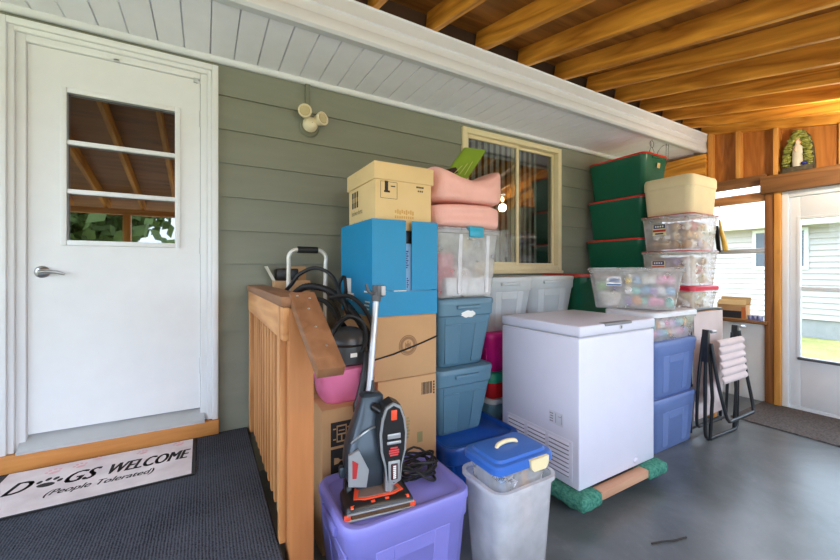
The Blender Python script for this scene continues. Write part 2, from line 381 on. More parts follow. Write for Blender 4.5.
# --- soffit, crown and fascia
FY = 2.05; SZ = 2.70
m = MB(); x = -2.4; i = 0
while x < RX:
    g = .0025 if i % 2 else .0055
    m.hexa([(x+g, FY, SZ), (x+.135-g, FY, SZ), (x+.135-g, WALL, SZ), (x+g, WALL, SZ), (x, FY, SZ+.02), (x+.135, FY, SZ+.02), (x+.135, WALL, SZ+.02), (x, WALL, SZ+.02)])
    x += .135; i += 1
struct(m.build('ceiling_soffit', mat('soffit_vinyl', (242, 242, 249), .5, var=.02), smooth=False))
m = MB(); m.tube([(-2.4, WALL-.02, SZ-.008), (RX, WALL-.02, SZ-.008)], .026, 10); struct(m.build('trim_2', WHITE2))
m = MB()
pf = [(FY+.07, SZ-.012), (FY+.01, SZ-.022), (FY-.012, SZ-.012), (FY-.018, SZ+.01), (FY-.012, SZ+.045), (FY, SZ+.055), (FY-.002, SZ+.10), (FY-.014, SZ+.105), (FY-.014, SZ+.178), (FY-.024, SZ+.186), (FY+.02, SZ+.19), (FY+.07, SZ+.19)]
m.prism(pf, -2.4, RX, 'yz'); struct(m.build('trim_3', WHITE2, ang=25))
# --- rafters and roof deck
for i in range(-8, 11):
    x = .87+.41*i
    if i == 10: x = 4.985
    L_ = 3.47*math.hypot(1, .21); m = MB(); m.box(-.019, .019, 0, L_, 0, .137, .002, 1)
    o = m.build('trim_%d' % (20+i), W_BEAM, loc=(x, -1.35, zr(-1.35))); o.rotation_euler = (math.atan(.21), 0, 0); o['kind'] = 'structure'
m = MB(); m.box(-2.4, RX+.02, 2.125, 2.16, 2.8, 3.06); struct(m.build('trim_71', mat('eave_gap_shade', (70, 48, 28), .9), smooth=False))  # added filler closing the gap behind the fascia; shade put into its dark colour
m = MB(); y0, y1 = -1.6, 2.4
m.hexa([(-2.6, y0, zr(y0)+.141), (5.2, y0, zr(y0)+.141), (5.2, y1, zr(y1)+.141), (-2.6, y1, zr(y1)+.141), (-2.6, y0, zr(y0)+.16), (5.2, y0, zr(y0)+.16), (5.2, y1, zr(y1)+.16), (-2.6, y1, zr(y1)+.16)])
struct(m.build('ceiling', W_DECK, smooth=False))
m = MB(); m.box(-2.4, 5.05, 2.14, 2.6, 2.9, 3.02); m.b.free()

# --- right (gable) wall
BEAD = mat('painted_panel', (238, 241, 241), .5, var=.02)
m = MB(); y = 1.53
while y < WALL:
    m.box(RX-.02, RX+.03, y+.002, min(y+.30, WALL)-.002, .02, .80, .003); y += .30
m.box(RX-.01, RX+.03, 1.53, WALL, 0.0, .80); struct(m.build('wall_right_lower', BEAD))
m = MB(); m.box(RX-.12, RX+.06, 1.50, WALL, .80, .832, .004); struct(m.build('trim_40', W_BROWN))
m = MB(); m.box(RX-.06, RX+.04, 1.462, 1.53, 0, 2.24, .003); struct(m.build('trim_41', W_BROWNZ))
m = MB(); m.box(RX-.075, RX+.04, 1.405, 1.455, 0, 2.13, .003); struct(m.build('trim_42', W_STUD))
m = MB(); m.box(RX-.03, RX+.03, 1.53, WALL, 2.225, 2.33, .003); struct(m.build('trim_43', W_BROWN))
m = MB(); m.box(RX-.03, RX+.02, 1.50, WALL, 2.06, 2.15, .003); struct(m.build('trim_44', W_RAILX))
m = MB(); m.box(RX-.02, RX+.02, 1.53, WALL, 1.525, 1.575, .006); struct(m.build('trim_45', ALU))
m = MB(); m.box(RX-.11, RX+.03, -.6, 1.55, 2.12, 2.29, .004); struct(m.build('trim_46', W_BROWN))
m = MB(); m.prism([(-1.3, 2.1), (1.52, 2.1), (1.52, 2.28), (WALL, 2.28), (WALL, zr(WALL)+.13), (-1.3, zr(-1.3)+.138)], RX+.031, RX+.045, 'yz'); struct(m.build('wall_right_gable', W_PLY, smooth=False))
for i, y in enumerate((2.006, 1.75, 1.446, 1.0)):
    m = MB(); m.box(RX-.06, RX+.03, y-.019, y+.019, 2.33 if y > 1.55 else 2.29, zr(y)-.002, .002)
    struct(m.build('trim_%d' % (50+i), W_STUD))
m = MB(); m.box(RX-.10, RX-.02, 2.03, WALL-.02, 2.42, 2.66, .003); struct(m.build('trim_55', W_BEAM))
m = MB(); m.box(RX-.01, RX+.03, -1.3, .40, 0, 2.12); struct(m.build('wall_right_front', BEAD))
# storm door
sd = bpy.data.objects.new('door_2', None); COL.objects.link(sd); sd.location = (RX, .92, 0); sd['kind'] = 'structure'
def spart(mb, name, mm, **kw):
    mb.b.transform(Matrix.Translation((-RX, -.92, 0))); return mb.build(name, mm, sd, **kw)
DW = mat('storm_door_white', (228, 231, 234), .4, var=.02)
m = MB(); m.box(RX-.04, RX+.03, 1.355, 1.404, 0, 2.12, .004); m.box(RX-.04, RX+.03, .42, .46, 0, 2.12, .004); m.box(RX-.04, RX+.03, .46, 1.355, 2.06, 2.12, .004); m.box(RX-.02, RX+.03, .46, 1.355, 0, .03)
spart(m, 'door_frame', DW)
a0, a1, b0, b1 = .58, 1.275, .515, 1.835
m = MB(); m.box(RX-.022, RX+.012, a1, 1.35, .035, 2.055, .005); m.box(RX-.022, RX+.012, .465, a0, .035, 2.055, .005)
m.box(RX-.022, RX+.012, a0, a1, .035, b0, .003); m.box(RX-.022, RX+.012, a0, a1, b1, 2.055, .003)
m.box(RX-.030, RX+.0, a1-.002, a1+.03, b0-.03, b1+.03, .006); m.box(RX-.030, RX+.0, a0-.03, a0+.002, b0-.03, b1+.03, .006)
m.box(RX-.030, RX+.0, a0, a1, b1, b1+.03, .006)
spart(m, 'door_panel', DW)
m = MB(); m.box(RX-.022, RX+.008, a0, a1, 1.155, 1.19, .003); spart(m, 'sash_rail', DW)
m = MB(); m.box(RX-.005, RX, a0, a1, b0, b1); spart(m, 'glass_pane', glass('clear_glass', (245, 248, 248), 1.3), smooth=False)
m = MB(); m.box(RX-.06, RX-.035, .5, 1.29, .49, .515, .006); m.box(RX-.04, RX-.02, 1.25, 1.28, .49, .515); m.box(RX-.04, RX-.02, .52, .55, .49, .515)
spart(m, 'push_bar', mat('grey_bar', (84, 86, 90), .4))
# --- open front and left side: knee wall, posts, header
m = MB(); m.box(-2.4, RX, -1.20, -1.10, 0, .62); struct(m.build('wall_front', BEAD, smooth=False))
for i, x in enumerate((-2.35, -.95, .6, 2.1, 3.6, 4.93)):
    m = MB(); m.box(x-.045, x+.045, -1.20, -1.11, .62, zr(-1.15)-.09, .003); struct(m.build('trim_%d' % (60+i), W_STUD))
m = MB(); m.box(-2.4, RX, -1.2, -1.11, zr(-1.15)-.09, zr(-1.2)-.001, .003); struct(m.build('trim_70', W_SILL))
m = MB(); m.box(-2.45, -2.38, -1.1, WALL, 0, .62); struct(m.build('wall_left', BEAD, smooth=False))
for i, y in enumerate((.2, 1.5)):
    m = MB(); m.box(-2.45, -2.37, y-.045, y+.045, .62, zr(y), .003); struct(m.build('trim_%d' % (72+i), W_STUD))

# --- outside
k = NT('lawn'); out = k.n('ShaderNodeOutputMaterial'); b = k.n('ShaderNodeBsdfPrincipled'); k.l(b.outputs[0], out.inputs[0])
tc = k.n('ShaderNodeTexCoord'); nz = k.n('ShaderNodeTexNoise', Scale=.9, Detail=12.0, Roughness=.75); k.l(tc.outputs['Object'], nz.inputs['Vector'])
rp = k.n('ShaderNodeValToRGB'); rp.color_ramp.elements[0].position = .35; rp.color_ramp.elements[0].color = lin((92, 104, 52)); rp.color_ramp.elements[1].position = .65; rp.color_ramp.elements[1].color = lin((150, 146, 96))
k.l(nz.outputs[0], rp.inputs[0]); k.l(rp.outputs[0], b.inputs['Base Color']); b.inputs['Roughness'].default_value = 1
m = MB(); m.box(-60, 60, -60, 60, -.30, -.12); o = m.build('ground_lawn', k.m, smooth=False); o['kind'] = 'structure'
m = MB(); m.box(-2.5, 7.0, -5.0, -1.25, -.14, -.06); struct(m.build('floor_bounce_pad', mat('bounce_pad_pale', (196, 192, 184), .8, var=.05, scale=3)))  # unseen pale slab, added to bounce sunlight up to ceiling and soffit
exec_house = True
nb = thing('neighbor_house', 'white sided house with a grey roof seen through the porch opening on the right', 'house', (11.4, 1.5, -.12))
def npart(mb, name, mm, **kw):
    mb.b.transform(Matrix.Translation((-11.4, -1.5, .12))); return mb.build(name, mm, nb, **kw)
HS = mat('neighbor_siding', (190, 184, 182), .6, var=.02)
m = MB(); z = .28
while z < 2.5:
    m.hexa([(11.38, -8, z), (11.55, -8, z), (11.55, 9, z), (11.38, 9, z), (11.42, -8, z+.125), (11.55, -8, z+.125), (11.55, 9, z+.125), (11.42, 9, z+.125)]); z += .125
npart(m, 'siding', HS, smooth=False)
m = MB(); m.box(11.43, 11.6, -8, 9, -.12, .28); npart(m, 'foundation', mat('neighbor_block', (150, 150, 150), .9))
m = MB(); m.hexa([(10.95, -8.4, 2.42), (17, -8.4, 4.2), (17, 9.4, 4.2), (10.95, 9.4, 2.42), (10.95, -8.4, 2.47), (17, -8.4, 4.3), (17, 9.4, 4.3), (10.95, 9.4, 2.47)])
npart(m, 'roof', mat('grey_shingle', (128, 127, 126), .9, var=.15, scale=20), smooth=False)
m = MB(); m.box(10.93, 11.0, -8.4, 9.4, 2.30, 2.45, .01); m.box(10.98, 11.5, -8.4, 9.4, 2.36, 2.42); npart(m, 'eave', mat('eave_beige', (206, 202, 188), .5))
m = MB(); frame(m, 0, .96, 0, .93, .07, -.02, .06, .005); m.box(.0, .96, -.0, .03, .44, .48)
for v in m.b.verts: v.co = Vector((11.37+v.co.y, 2.80+v.co.x, 1.36+v.co.z))
wf = npart(m, 'window', WHITE2)
m = MB(); m.box(11.356, 11.366, 2.87, 3.69, 1.43, 2.22); npart(m, 'window_pane', mat('neighbor_pane', (70, 78, 86), .08), label='dark window pane', smooth=False)

def tree(x, y, h, r, lab, seed):
    t = thing('garden_tree', lab, 'tree', (x, y, -.12), 0, None)
    m = MB(); m.tube([(0, 0, 0), (.05, .05, h*.3), (-.04, .1, h*.62)], .2, 9, rads=[.22, .16, .08]); m.build('trunk', mat('bark', (92, 76, 60), .9, bump=.5, bscale=20), t)
    m = MB(); rng = random.Random(seed)
    for i in range(900):
        d = Vector((rng.gauss(0, 1), rng.gauss(0, 1), rng.gauss(0, 1))).normalized()*r*(.45+.55*rng.random())*(1+.3*math.sin(i*1.7))
        c = Vector((0, 0, h*.68))+Vector((d.x, d.y, d.z*.8)); s = .16+.16*rng.random()
        a = Vector((rng.gauss(0, 1), rng.gauss(0, 1), rng.gauss(0, 1))).normalized(); q = a.orthogonal().normalized()*s; w = a.cross(q).normalized()*s*.6
        m.F([m.V(c+q), m.V(c+w), m.V(c-q), m.V(c-w)])
    m.build('foliage', mat('leaf_green', (98, 120, 62), .7, var=.35, scale=2), t, smooth=False)
tree(-2.6, -8.5, 4.6, 1.7, 'leafy tree on the lawn mirrored at the right of the entry door glass', 1)
tree(-8.2, -11.0, 5.2, 1.9, 'leafy tree mirrored faintly at the left of the entry door glass', 2)
#END_SETTING
# ================================================================== THINGS
# ------------------------------------------------ guard railing at the landing edge
t = thing('guard_railing', 'brown wooden guard railing with upright balusters and a sloped end cap along the landing', 'railing', (.30, 2.0, LAND-.001))
def on(par, mb, name, mm, **kw):
    L = par.matrix_basis.inverted() if par.parent is None else par.matrix_basis.inverted() @ par.parent.matrix_basis.inverted()
    mb.b.transform(L); return mb.build(name, mm, par, **kw)
m = MB(); m.box(.268, .357, 1.42, 1.509, 0.002, 1.21, .003); on(t, m, 'newel_post', W_POST)
m = MB(); m.box(.25, .335, 2.58, 2.668, LAND, 1.21, .003); on(t, m, 'wall_post', W_RAILZ)
for i in range(11):
    y = 1.58+.095*i
    m = MB(); m.box(.268, .303, y-.017, y+.017, LAND-.0, 1.2, .002); on(t, m, 'baluster', W_RAILZ)
m = MB(); m.box(.246, .27, 1.425, 2.66, 1.09, 1.213, .003); on(t, m, 'rail_board', W_RAILX)
m = MB(); m.box(.243, .268, 1.475, 1.515, LAND, 1.213, .002); on(t, m, 'corner_board', W_RAILZ)
m = MB(); m.box(.238, .345, 1.415, 2.668, 1.215, 1.253, .004)
on(t, m, 'cap_board', W_CAP)
A, B_, C_, D_ = Vector((.270, 1.43, 1.268)), Vector((.362, 1.43, 1.268)), Vector((.303, 1.153, 1.042)), Vector((.392, 1.153, 1.042)); dn = Vector((0, .022, -.034))
m = MB(); m.hexa([C_+dn, D_+dn, B_+dn, A+dn, C_, D_, B_, A], .003); o = on(t, m, 'sloped_cap', W_CAP)
for (u, v) in ((.06, .25), (.1, .7), (.25, .5), (.5, .5), (.74, .62)):
    m = MB(); c = A.lerp(C_, u).lerp(B_.lerp(D_, u), v); m.sphere(tuple(c), .005, (1, 1, .6), 8, 5); m.b.transform(Matrix.Translation(-t.location)); m.build('screw_head', STEEL, o)

# ------------------------------------------------ doormat
t = thing('doormat', 'pale doormat printed with dark words and paw prints below the entry door', 'doormat', (-.45, 2.42, LAND+.001))
m = MB(); m.prism([(-.862, 2.187), (-.043, 2.187), (-.046, 2.648), (-.855, 2.648)], LAND+.001, LAND+.008, 'xy'); on(t, m, 'rubber_edge', RUBBER)
MATM = mat('mat_face', (196, 182, 184), .95, c2=(220, 210, 210), scale=6, bump=.2, bscale=200)
m = MB(); m.prism([(-.852, 2.197), (-.058, 2.197), (-.061, 2.638), (-.845, 2.638)], LAND+.008, LAND+.010, 'xy'); f = on(t, m, 'mat_face', MATM)
def paw(m, x, y, s, rot=0):
    for (dx, dy, r, sx, sy) in ((0, -.25, .36, 1.25, .8), (-.52, .18, .17, .8, 1.2), (-.2, .48, .18, .8, 1.25), (.2, .48, .18, .8, 1.25), (.52, .18, .17, .8, 1.2)):
        a = [(x+s*((dx+r*sx*math.cos(q*PI/8))*math.cos(rot)-(dy+r*sy*math.sin(q*PI/8))*math.sin(rot)), y+s*((dx+r*sx*math.cos(q*PI/8))*math.sin(rot)+(dy+r*sy*math.sin(q*PI/8))*math.cos(rot))) for q in range(16)]
        m.F([m.V((p[0], p[1], LAND+.0106)) for p in a])
m = MB(); m.at(0, 2.39, LAND+.0100, rx=-PI/2)
for e in (0, .0035, .007):
    m.text('D', -.798+e, 0, .085, .115, .35); m.text('GS', -.588+e, 0, .125, .115, .35); m.text('WELCOME', -.42+e, 0, .345, .112, .35)
m.at(0, 2.285, LAND+.0100, rx=-PI/2); m.text('(People Tolerated)', -.63, 0, .405, .066, .35); m.text('(People Tolerated)', -.6275, 0, .405, .066, .35)
m.at(0, 0, 0); paw(m, -.65, 2.44, .075, -.2); m.b.transform(Matrix.Scale(1, 4))
on(t, m, 'lettering', INKB, smooth=False)
for s_ in ((-.66, 2.56, .05), (-.56, 2.57, .045), (-.30, 2.58, .04), (-.13, 2.6, .045), (-.78, 2.25, .05), (-.5, 2.62, .03)):
    m = MB(); paw(m, s_[0], s_[1], s_[2], .4); on(t, m, 'paw_print', mat('faded_pink', (214, 168, 174), .9), smooth=False)

# ------------------------------------------------ generic storage tote
def tote(name, label, cat, w, d, h, body, lid, loc, rz=0, group=None, lid_h=.035, taper=.85, ribs='y', rad=.05, label_side=None, lidname='lid', recess=False):
    t = thing(name, label, cat, loc, rz, group)
    def prof(z): return taper+(.955-taper)*min(1, z/(h-.07))
    m = MB(); R = []
    R.append(rr(w*taper-.02, d*taper-.02, rad*.8, 0)); R.append(rr(w*taper, d*taper, rad, .012))
    zb = h-lid_h-.075
    R.append(rr(w*prof(zb), d*prof(zb), rad, zb)); R.append(rr(w*.965, d*.965, rad, zb+.008)); R.append(rr(w*.975, d*.975, rad, h-lid_h+.004))
    m.loft(R)
    # raised panels pressed into the sides
    def strip(side, u0, u1, z0, z1, off=.002):
        hw = lambda z: w/2*prof(z); hd = lambda z: d/2*prof(z)
        P = []
        for z in (z0, z1):
            for (u, e) in ((u0, off), (u1, off), (u1, -.01), (u0, -.01)):
                if side == '-y': P.append((u*hw(z), -hd(z)-e, z))
                elif side == '+y': P.append((-u*hw(z), hd(z)+e, z))
                elif side == '-x': P.append((-hw(z)-e, -u*hd(z), z))
                else: P.append((hw(z)+e, u*hd(z), z))
        m.hexa(P, .003, 1)
    for sd_ in (() if ribs == 'none' else ('-y', '+y', '-x', '+x')):
        if sd_[1] == ribs or ribs == 'xy':
            strip(sd_, -.62, -.34, .03, zb-.002); strip(sd_, .34, .62, .03, zb-.002)
            strip(sd_, -.34, .34, zb-.06, zb-.002)
        else:
            strip(sd_, -.80, -.22, .02, zb-.05, .004); strip(sd_, .34, .80, .02, zb-.05, .004); strip(sd_, -.80, .80, zb-.05, zb-.002, .004)
    m.build('body', body, t)
    m = MB(); z0 = h-lid_h
    L = [rr(w-.03, d-.03, rad, z0), rr(w, d, rad+.01, z0), rr(w, d, rad+.01, h-.012), rr(w-.012, d-.012, rad+.008, h-.002), rr(w-.03, d-.03, rad+.004, h), rr(w-.055, d-.055, rad, h-.003), rr(w-.075, d-.075, rad-.006, h-.016), rr(w-.16, d-.16, rad-.01, h-.016), rr(w-.175, d-.175, rad-.012, h-.012)]
    if not recess: L = L[:4]+[rr(w-.03, d-.03, rad+.004, h-.003), rr(w-.06, d-.06, rad, h-.006), rr(w-.075, d-.075, rad-.006, h-.0005), rr(w-.09, d-.09, rad-.008, h)]
    m.loft(L); m.build(lidname, lid, t)
    for s in (-1, 1):
        m = MB()
        if ribs == 'y': m.box(s*w/2*.955-.02, s*w/2*.955+.014, -d*.2, d*.2, h-lid_h-.05, h-lid_h-.006, .008)
        else: m.box(-w*.2, w*.2, s*d/2*.955-.02, s*d/2*.955+.006, h-lid_h-.03, h-lid_h-.006, .008)
        m.build('handle', body, t)
    return t
def decal(par, w, h, mm, loc, rz=0, name='sticker', lines=0, ink=None, rx=0):
    m = MB(); m.at(*loc, rz=rz, rx=rx).box(-w/2, w/2, -.0012, .0012, -h/2, h/2); o = m.build(name, mm, par, smooth=False)
    if lines:
        m = MB(); m.at(*loc, rz=rz, rx=rx)
        for i in range(lines):
            z = h/2-h*(i+.7)/(lines+.4); m.box(-w*.4, w*(.4-.15*(i % 2)), -.0022, -.0012, z-h*.12/lines*2, z+h*.12/lines*2)
        m.build('printed_lines', ink or INK, o, smooth=False)
    return o
PURPLE = mat('purple_plastic', (130, 127, 204), .38, var=.03)
TEAL = mat('steel_blue_plastic', (86, 122, 142), .42, var=.03)
BLUE = mat('royal_blue_plastic', (18, 76, 166), .32, var=.03)
SLATE = mat('cornflower_plastic', (98, 120, 172), .42, var=.03)
GREEN = mat('forest_green_plastic', (8, 92, 68), .35, var=.04)
RED = mat('red_plastic', (196, 44, 40), .4, var=.04)
GREY = mat('light_grey_plastic', (182, 188, 192), .45, var=.03)
MAG = mat('magenta_plastic', (206, 26, 128), .4, var=.03)
LBLUE = mat('bright_blue_lid', (52, 104, 190), .3, var=.03)

tote('storage_tote', 'purple storage tote in front carrying the upright vacuum on its lid', 'storage tote', .565, .42, .425, PURPLE, PURPLE, (.708, 1.462, 0), 0, ribs='y', rad=.06, recess=True)
tote('storage_tote', 'royal blue storage tote on the floor under the two steel blue totes', 'storage tote', .57, .66, .32, BLUE, BLUE, (1.482, 2.075, 0), 0, ribs='y', rad=.06, recess=True)
a = tote('storage_tote', 'lower steel blue storage tote resting on the royal blue lid', 'storage tote', 0.455, .60, .432, TEAL, TEAL, (1.432, 2.18, .305), 0, ribs='x', taper=.76, rad=.045)
c = copy_tree(a); c.location = (1.436, 2.17, .739); c['label'] = 'upper steel blue storage tote with a white sticker under the clear clip bin'
m = MB(); m.at(0, -.279, .335, rx=.09)
m.b.faces.new([m.V((.055*math.cos(q*PI/10)*(1+.1*math.sin(3*q)), -.001, .022*math.sin(q*PI/10)*(1+.15*math.cos(4*q)))) for q in range(20)])
st = m.build('sticker', PAPER, c, smooth=False, loc=(.0, -.012, 0))
tote('storage_tote', 'lower cornflower blue storage tote on the floor beside the freezer', 'storage tote', .64, .42, .405, SLATE, SLATE, (3.105, 1.68, 0), 0, ribs='y', taper=.87)
tote('storage_tote', 'upper cornflower blue storage tote stacked beside the freezer under the white-lidded bin', 'storage tote', .64, .42, .418, SLATE, SLATE, (3.105, 1.675, .407), 0, ribs='y', taper=.87)
# green totes with red lids
STK = mat('tan_sticker', (206, 180, 120), .6)
gl = []
for i, (z, lab, dx, dy, rz) in enumerate(((1.256, 'lowest of the three tall-stacked green totes with red lids', -.01, .012, 0), (1.672, 'middle green tote with a red lid in the tall stack', .005, .0, .01), (2.088, 'topmost green tote with a red lid just under the soffit', .01, -.01, .0))):
    g = tote('storage_tote', lab, 'storage tote', .44, .63, .414, GREEN, RED, (3.875+dx, 2.345+dy, z), rz, 'green totes with red lids', ribs='none', taper=.86, rad=.05, lid_h=.022)
    decal(g, .05, .05, STK, (.02, -.311, .30), rx=.1, name='price_sticker'); gl.append(g)
g = tote('storage_tote', 'green tote with a red lid standing low beside the grey totes under the window', 'storage tote', .56, .44, .425, GREEN, RED, (3.20, 2.44, .885), 0, 'green totes with red lids', ribs='none', taper=.86, rad=.06, lid_h=.022)
decal(g, .05, .09, STK, (.2, -.212, .25), rx=.08, name='price_sticker')
# grey totes under the window
g1 = tote('storage_tote', 'left grey tote partly behind the clear clip bin under the window', 'storage tote', .50, .46, .41, GREY, GREY, (2.01, 2.33, .886), 0, ribs='xy', taper=.8)
g2 = tote('storage_tote', 'right grey tote beneath the sliding window behind the freezer', 'storage tote', .60, .46, .415, GREY, GREY, (2.585, 2.42, .885), 0, ribs='xy', taper=.8)
tote('storage_tote', 'magenta storage tote in the gap between steel blue totes and freezer', 'storage tote', .47, .46, .287, MAG, MAG, (2.02, 2.31, .597), 0, ribs='y', taper=.9)
tote('storage_tote', 'red storage tote with a green lid seen in the gap beside the freezer', 'storage tote', .47, .44, .19, mat('bright_red_plastic', (200, 30, 34), .4), mat('jade_lid', (22, 150, 116), .4), (2.02, 2.29, .406), 0, ribs='none', taper=.94, lid_h=.07)
tote('storage_tote', 'grey blue storage tote at the floor of the gap beside the freezer', 'storage tote', .46, .44, .405, mat('teal_grey_plastic', (96, 132, 150), .4), GREY, (2.02, 2.29, 0), 0, ribs='y', taper=.9)
# plain wooden benches that carry the back row
def bench(lab, x0, x1, y0, y1, z):
    t = thing('wooden_bench', lab, 'bench', ((x0+x1)/2, (y0+y1)/2, 0))
    m = MB(); m.box(x0, x1, y0, y1, z-.035, z, .003); on(t, m, 'bench_top', W_SILL)
    for x in (x0+.04, x1-.04):
        for y in (y0+.04, y1-.04):
            m = MB(); m.box(x-.03, x+.03, y-.03, y+.03, 0, z-.035, .003); on(t, m, 'leg', W_STUD)
bench('wooden bench behind the freezer carrying the right grey tote and a green tote', 2.27, 3.48, 2.16, 2.68, .884)
bench('tall wooden bench in the back corner carrying the three stacked green totes', 3.66, 4.12, 2.05, 2.66, 1.254)
bench('wooden bench carrying the clear red-lidded bins beside the gable window', 3.54, 4.08, 1.59, 2.01, .988)

# ------------------------------------------------ clear bins
CLEAR = frosted('clear_bin_plastic', (248, 247, 246), .31)
CLEAR2 = frosted('milky_bin_plastic', (244, 245, 250), .52)
SKIN = glass('clear_inner_skin', (250, 250, 251), 1.15)
CLEARLID = frosted('clear_lid_plastic', (232, 234, 238), .3)
WLID = mat('white_lid_plastic', (222, 224, 230), .35, var=.02)
REDL = mat('red_lid_plastic', (186, 30, 44), .35, var=.04)
REDL2 = mat('crimson_lid_plastic', (206, 34, 66), .35, var=.04)
def open_bin(m, w, d, h, tb, r, rim=.012, th=.003):
    """an open walled box: outer skin, rolled rim, inner skin"""
    m.loft([rr(w*tb-.01, d*tb-.01, r*.8, 0), rr(w*tb, d*tb, r, .008), rr(w, d, r, h-.02), rr(w+rim*2, d+rim*2, r+rim, h-.018), rr(w+rim*2, d+rim*2, r+rim, h), rr(w-2*th, d-2*th, r-th, h)], True, False)
    m.mi = 1; m.loft([rr(w-2*th, d-2*th, r-th, h), rr(w*tb-2*th, d*tb-2*th, r-th, .012)], False, True); m.mi = 0
    bmesh.ops.remove_doubles(m.b, verts=m.b.verts[:], dist=1e-5)
def clear_bin(name, lab, cat, w, d, h, loc, rz, lidm, lid_h=.03, tb=.88, bodym=None, group=None, r=.04, lip=.012, lidname='lid'):
    t = thing(name, lab, cat, loc, rz, group); hb = h-lid_h+.008
    m = MB(); open_bin(m, w-2*lip, d-2*lip, hb, tb, r); m.build('body', [bodym or CLEAR, SKIN], t)
    m = MB(); z0 = hb+.001
    m.loft([rr(w-.01, d-.01, r+.008, z0), rr(w+.006, d+.006, r+.012, z0), rr(w+.006, d+.006, r+.012, h-.008), rr(w-.012, d-.012, r+.008, h), rr(w-.05, d-.05, r, h), rr(w-.06, d-.06, r, h-.006)])
    m.build(lidname, lidm, t); return t
def inside(par, name, lab, cat, mb, mm, loc, group=None, rz=0):
    """a separate thing lying inside a bin, at a place given in the bin's own axes"""
    o = mb.build(name, mm); p = Matrix.Translation(par.location) @ Matrix.Rotation(par.rotation_euler.z, 4, 'Z') @ Vector(loc)
    o.location = p; o.rotation_euler.z = par.rotation_euler.z+rz; o['label'] = lab; o['category'] = cat
    if group: o['group'] = group
    return o
# two big ornament bins with red lids, a small one, and the cooler on top
SHIP = mat('sticker_cream', (226, 214, 168), .6); NAVY = mat('sticker_navy', (32, 48, 110), .5); SRED = mat('sticker_red', (180, 40, 40), .5)
def brand_sticker(par, loc, rz, s=1):
    o = decal(par, .115*s, .10*s, SHIP, loc, rz)
    for (zz, hh, mm, nm, ww) in ((.03, .035, NAVY, 'blue_band', .1), (-.008, .02, SRED, 'red_band', .11), (-.035, .014, NAVY, 'blue_line', .07)):
        m = MB(); m.at(*loc, rz=rz).box(-ww/2*s, ww/2*s, -.0024, -.0012, (zz-hh/2)*s, (zz+hh/2)*s); m.build(nm, mm, o, smooth=False)
    m = MB(); m.at(*loc, rz=rz)
    for q in range(4): m.box((-.036+q*.02)*s, (-.024+q*.02)*s, -.0034, -.0024, .022*s, .038*s)
    m.build('printed_lines', PAPER, o, smooth=False)
ORN = [('white', mat('ornament_white', (246, 242, 236), .3)), ('cream', mat('ornament_cream', (236, 214, 176), .35)), ('gold', mat('ornament_gold', (200, 156, 88), .3, .4)), ('red', mat('ornament_red', (200, 60, 62), .3)), ('lilac', mat('ornament_lilac', (176, 160, 200), .3))]
r1 = clear_bin('clear_bin', 'upper clear red-lidded ornament bin directly under the cream cooler', 'storage bin', .52, .45, .318, (3.825, 1.80, 1.524), 0, REDL, .016, .9, group='large clear bins with red lids')
r2 = clear_bin('clear_bin', 'lower clear red-lidded ornament bin under the first, above the small crimson lid', 'storage bin', .52, .45, .31, (3.825, 1.80, 1.213), 0, REDL, .016, .9, group='large clear bins with red lids')
r3 = clear_bin('clear_bin', 'small clear bin with a thick crimson lid at the base of the ornament bins', 'storage bin', .48, .43, .222, (3.83, 1.79, .99), 0, REDL2, .05, .9)
brand_sticker(r1, (-.243, .05, .19), -PI/2); brand_sticker(r2, (-.242, .06, .17), -PI/2)
rng = random.Random(3)
for bi, (par, where, hh) in enumerate(((r1, 'upper', .22), (r2, 'lower', .22), (r3, 'small crimson-lidded', .10))):
    z = .02
    for lay in range(3 if hh > .2 else 2):
        for ix in range(4):
            for iy in range(4 if hh > .2 else 3):
                if lay < 2 and 0 < ix < 3 and 0 < iy < (3 if hh > .2 else 2): continue
                if rng.random() < .06: continue
                nm, mm = ORN[rng.choice((0, 0, 1, 1, 2, 3, 4) if bi < 2 else (0, 1, 1, 1))]
                r = .037+.006*rng.random(); sp = .095 if hh > .2 else .094
                m = MB(); m.sphere((0, 0, r), r, u=12, v=8); m.lathe([(.001, 2*r-.004), (.009, 2*r-.004), (.009, 2*r+.006), (.001, 2*r+.007)], 8)
                inside(par, 'ornament', '%s ball ornament inside the %s %s bin' % (nm, where, 'ornament' if bi < 2 else 'clear'), 'ornament', m, mm, ((ix-1.5)*sp+rng.uniform(-.004, .004), (iy-(1.5 if hh > .2 else 1))*(sp-.012 if hh > .2 else sp+.005), .0165+lay*(.081 if hh > .2 else .08)), '%s ornaments in the %s bin' % (nm, where))
# cream cooler
t = thing('cooler', 'cream foam cooler sitting on top of the red-lidded ornament bins', 'cooler', (3.835, 1.80, 1.843))
COOL = mat('cream_foam', (222, 206, 168), .6, var=.03, bump=.08, bscale=40)
m = MB(); m.loft([rr(.44, .37, .05, 0), rr(.45, .385, .055, .012), rr(.49, .415, .06, .24)]); m.build('body', COOL, t)
m = MB(); m.loft([rr(.495, .42, .06, .241), rr(.50, .425, .062, .255), rr(.50, .425, .062, .315), rr(.48, .405, .055, .338), rr(.44, .365, .045, .343)]); m.build('lid', COOL, t)
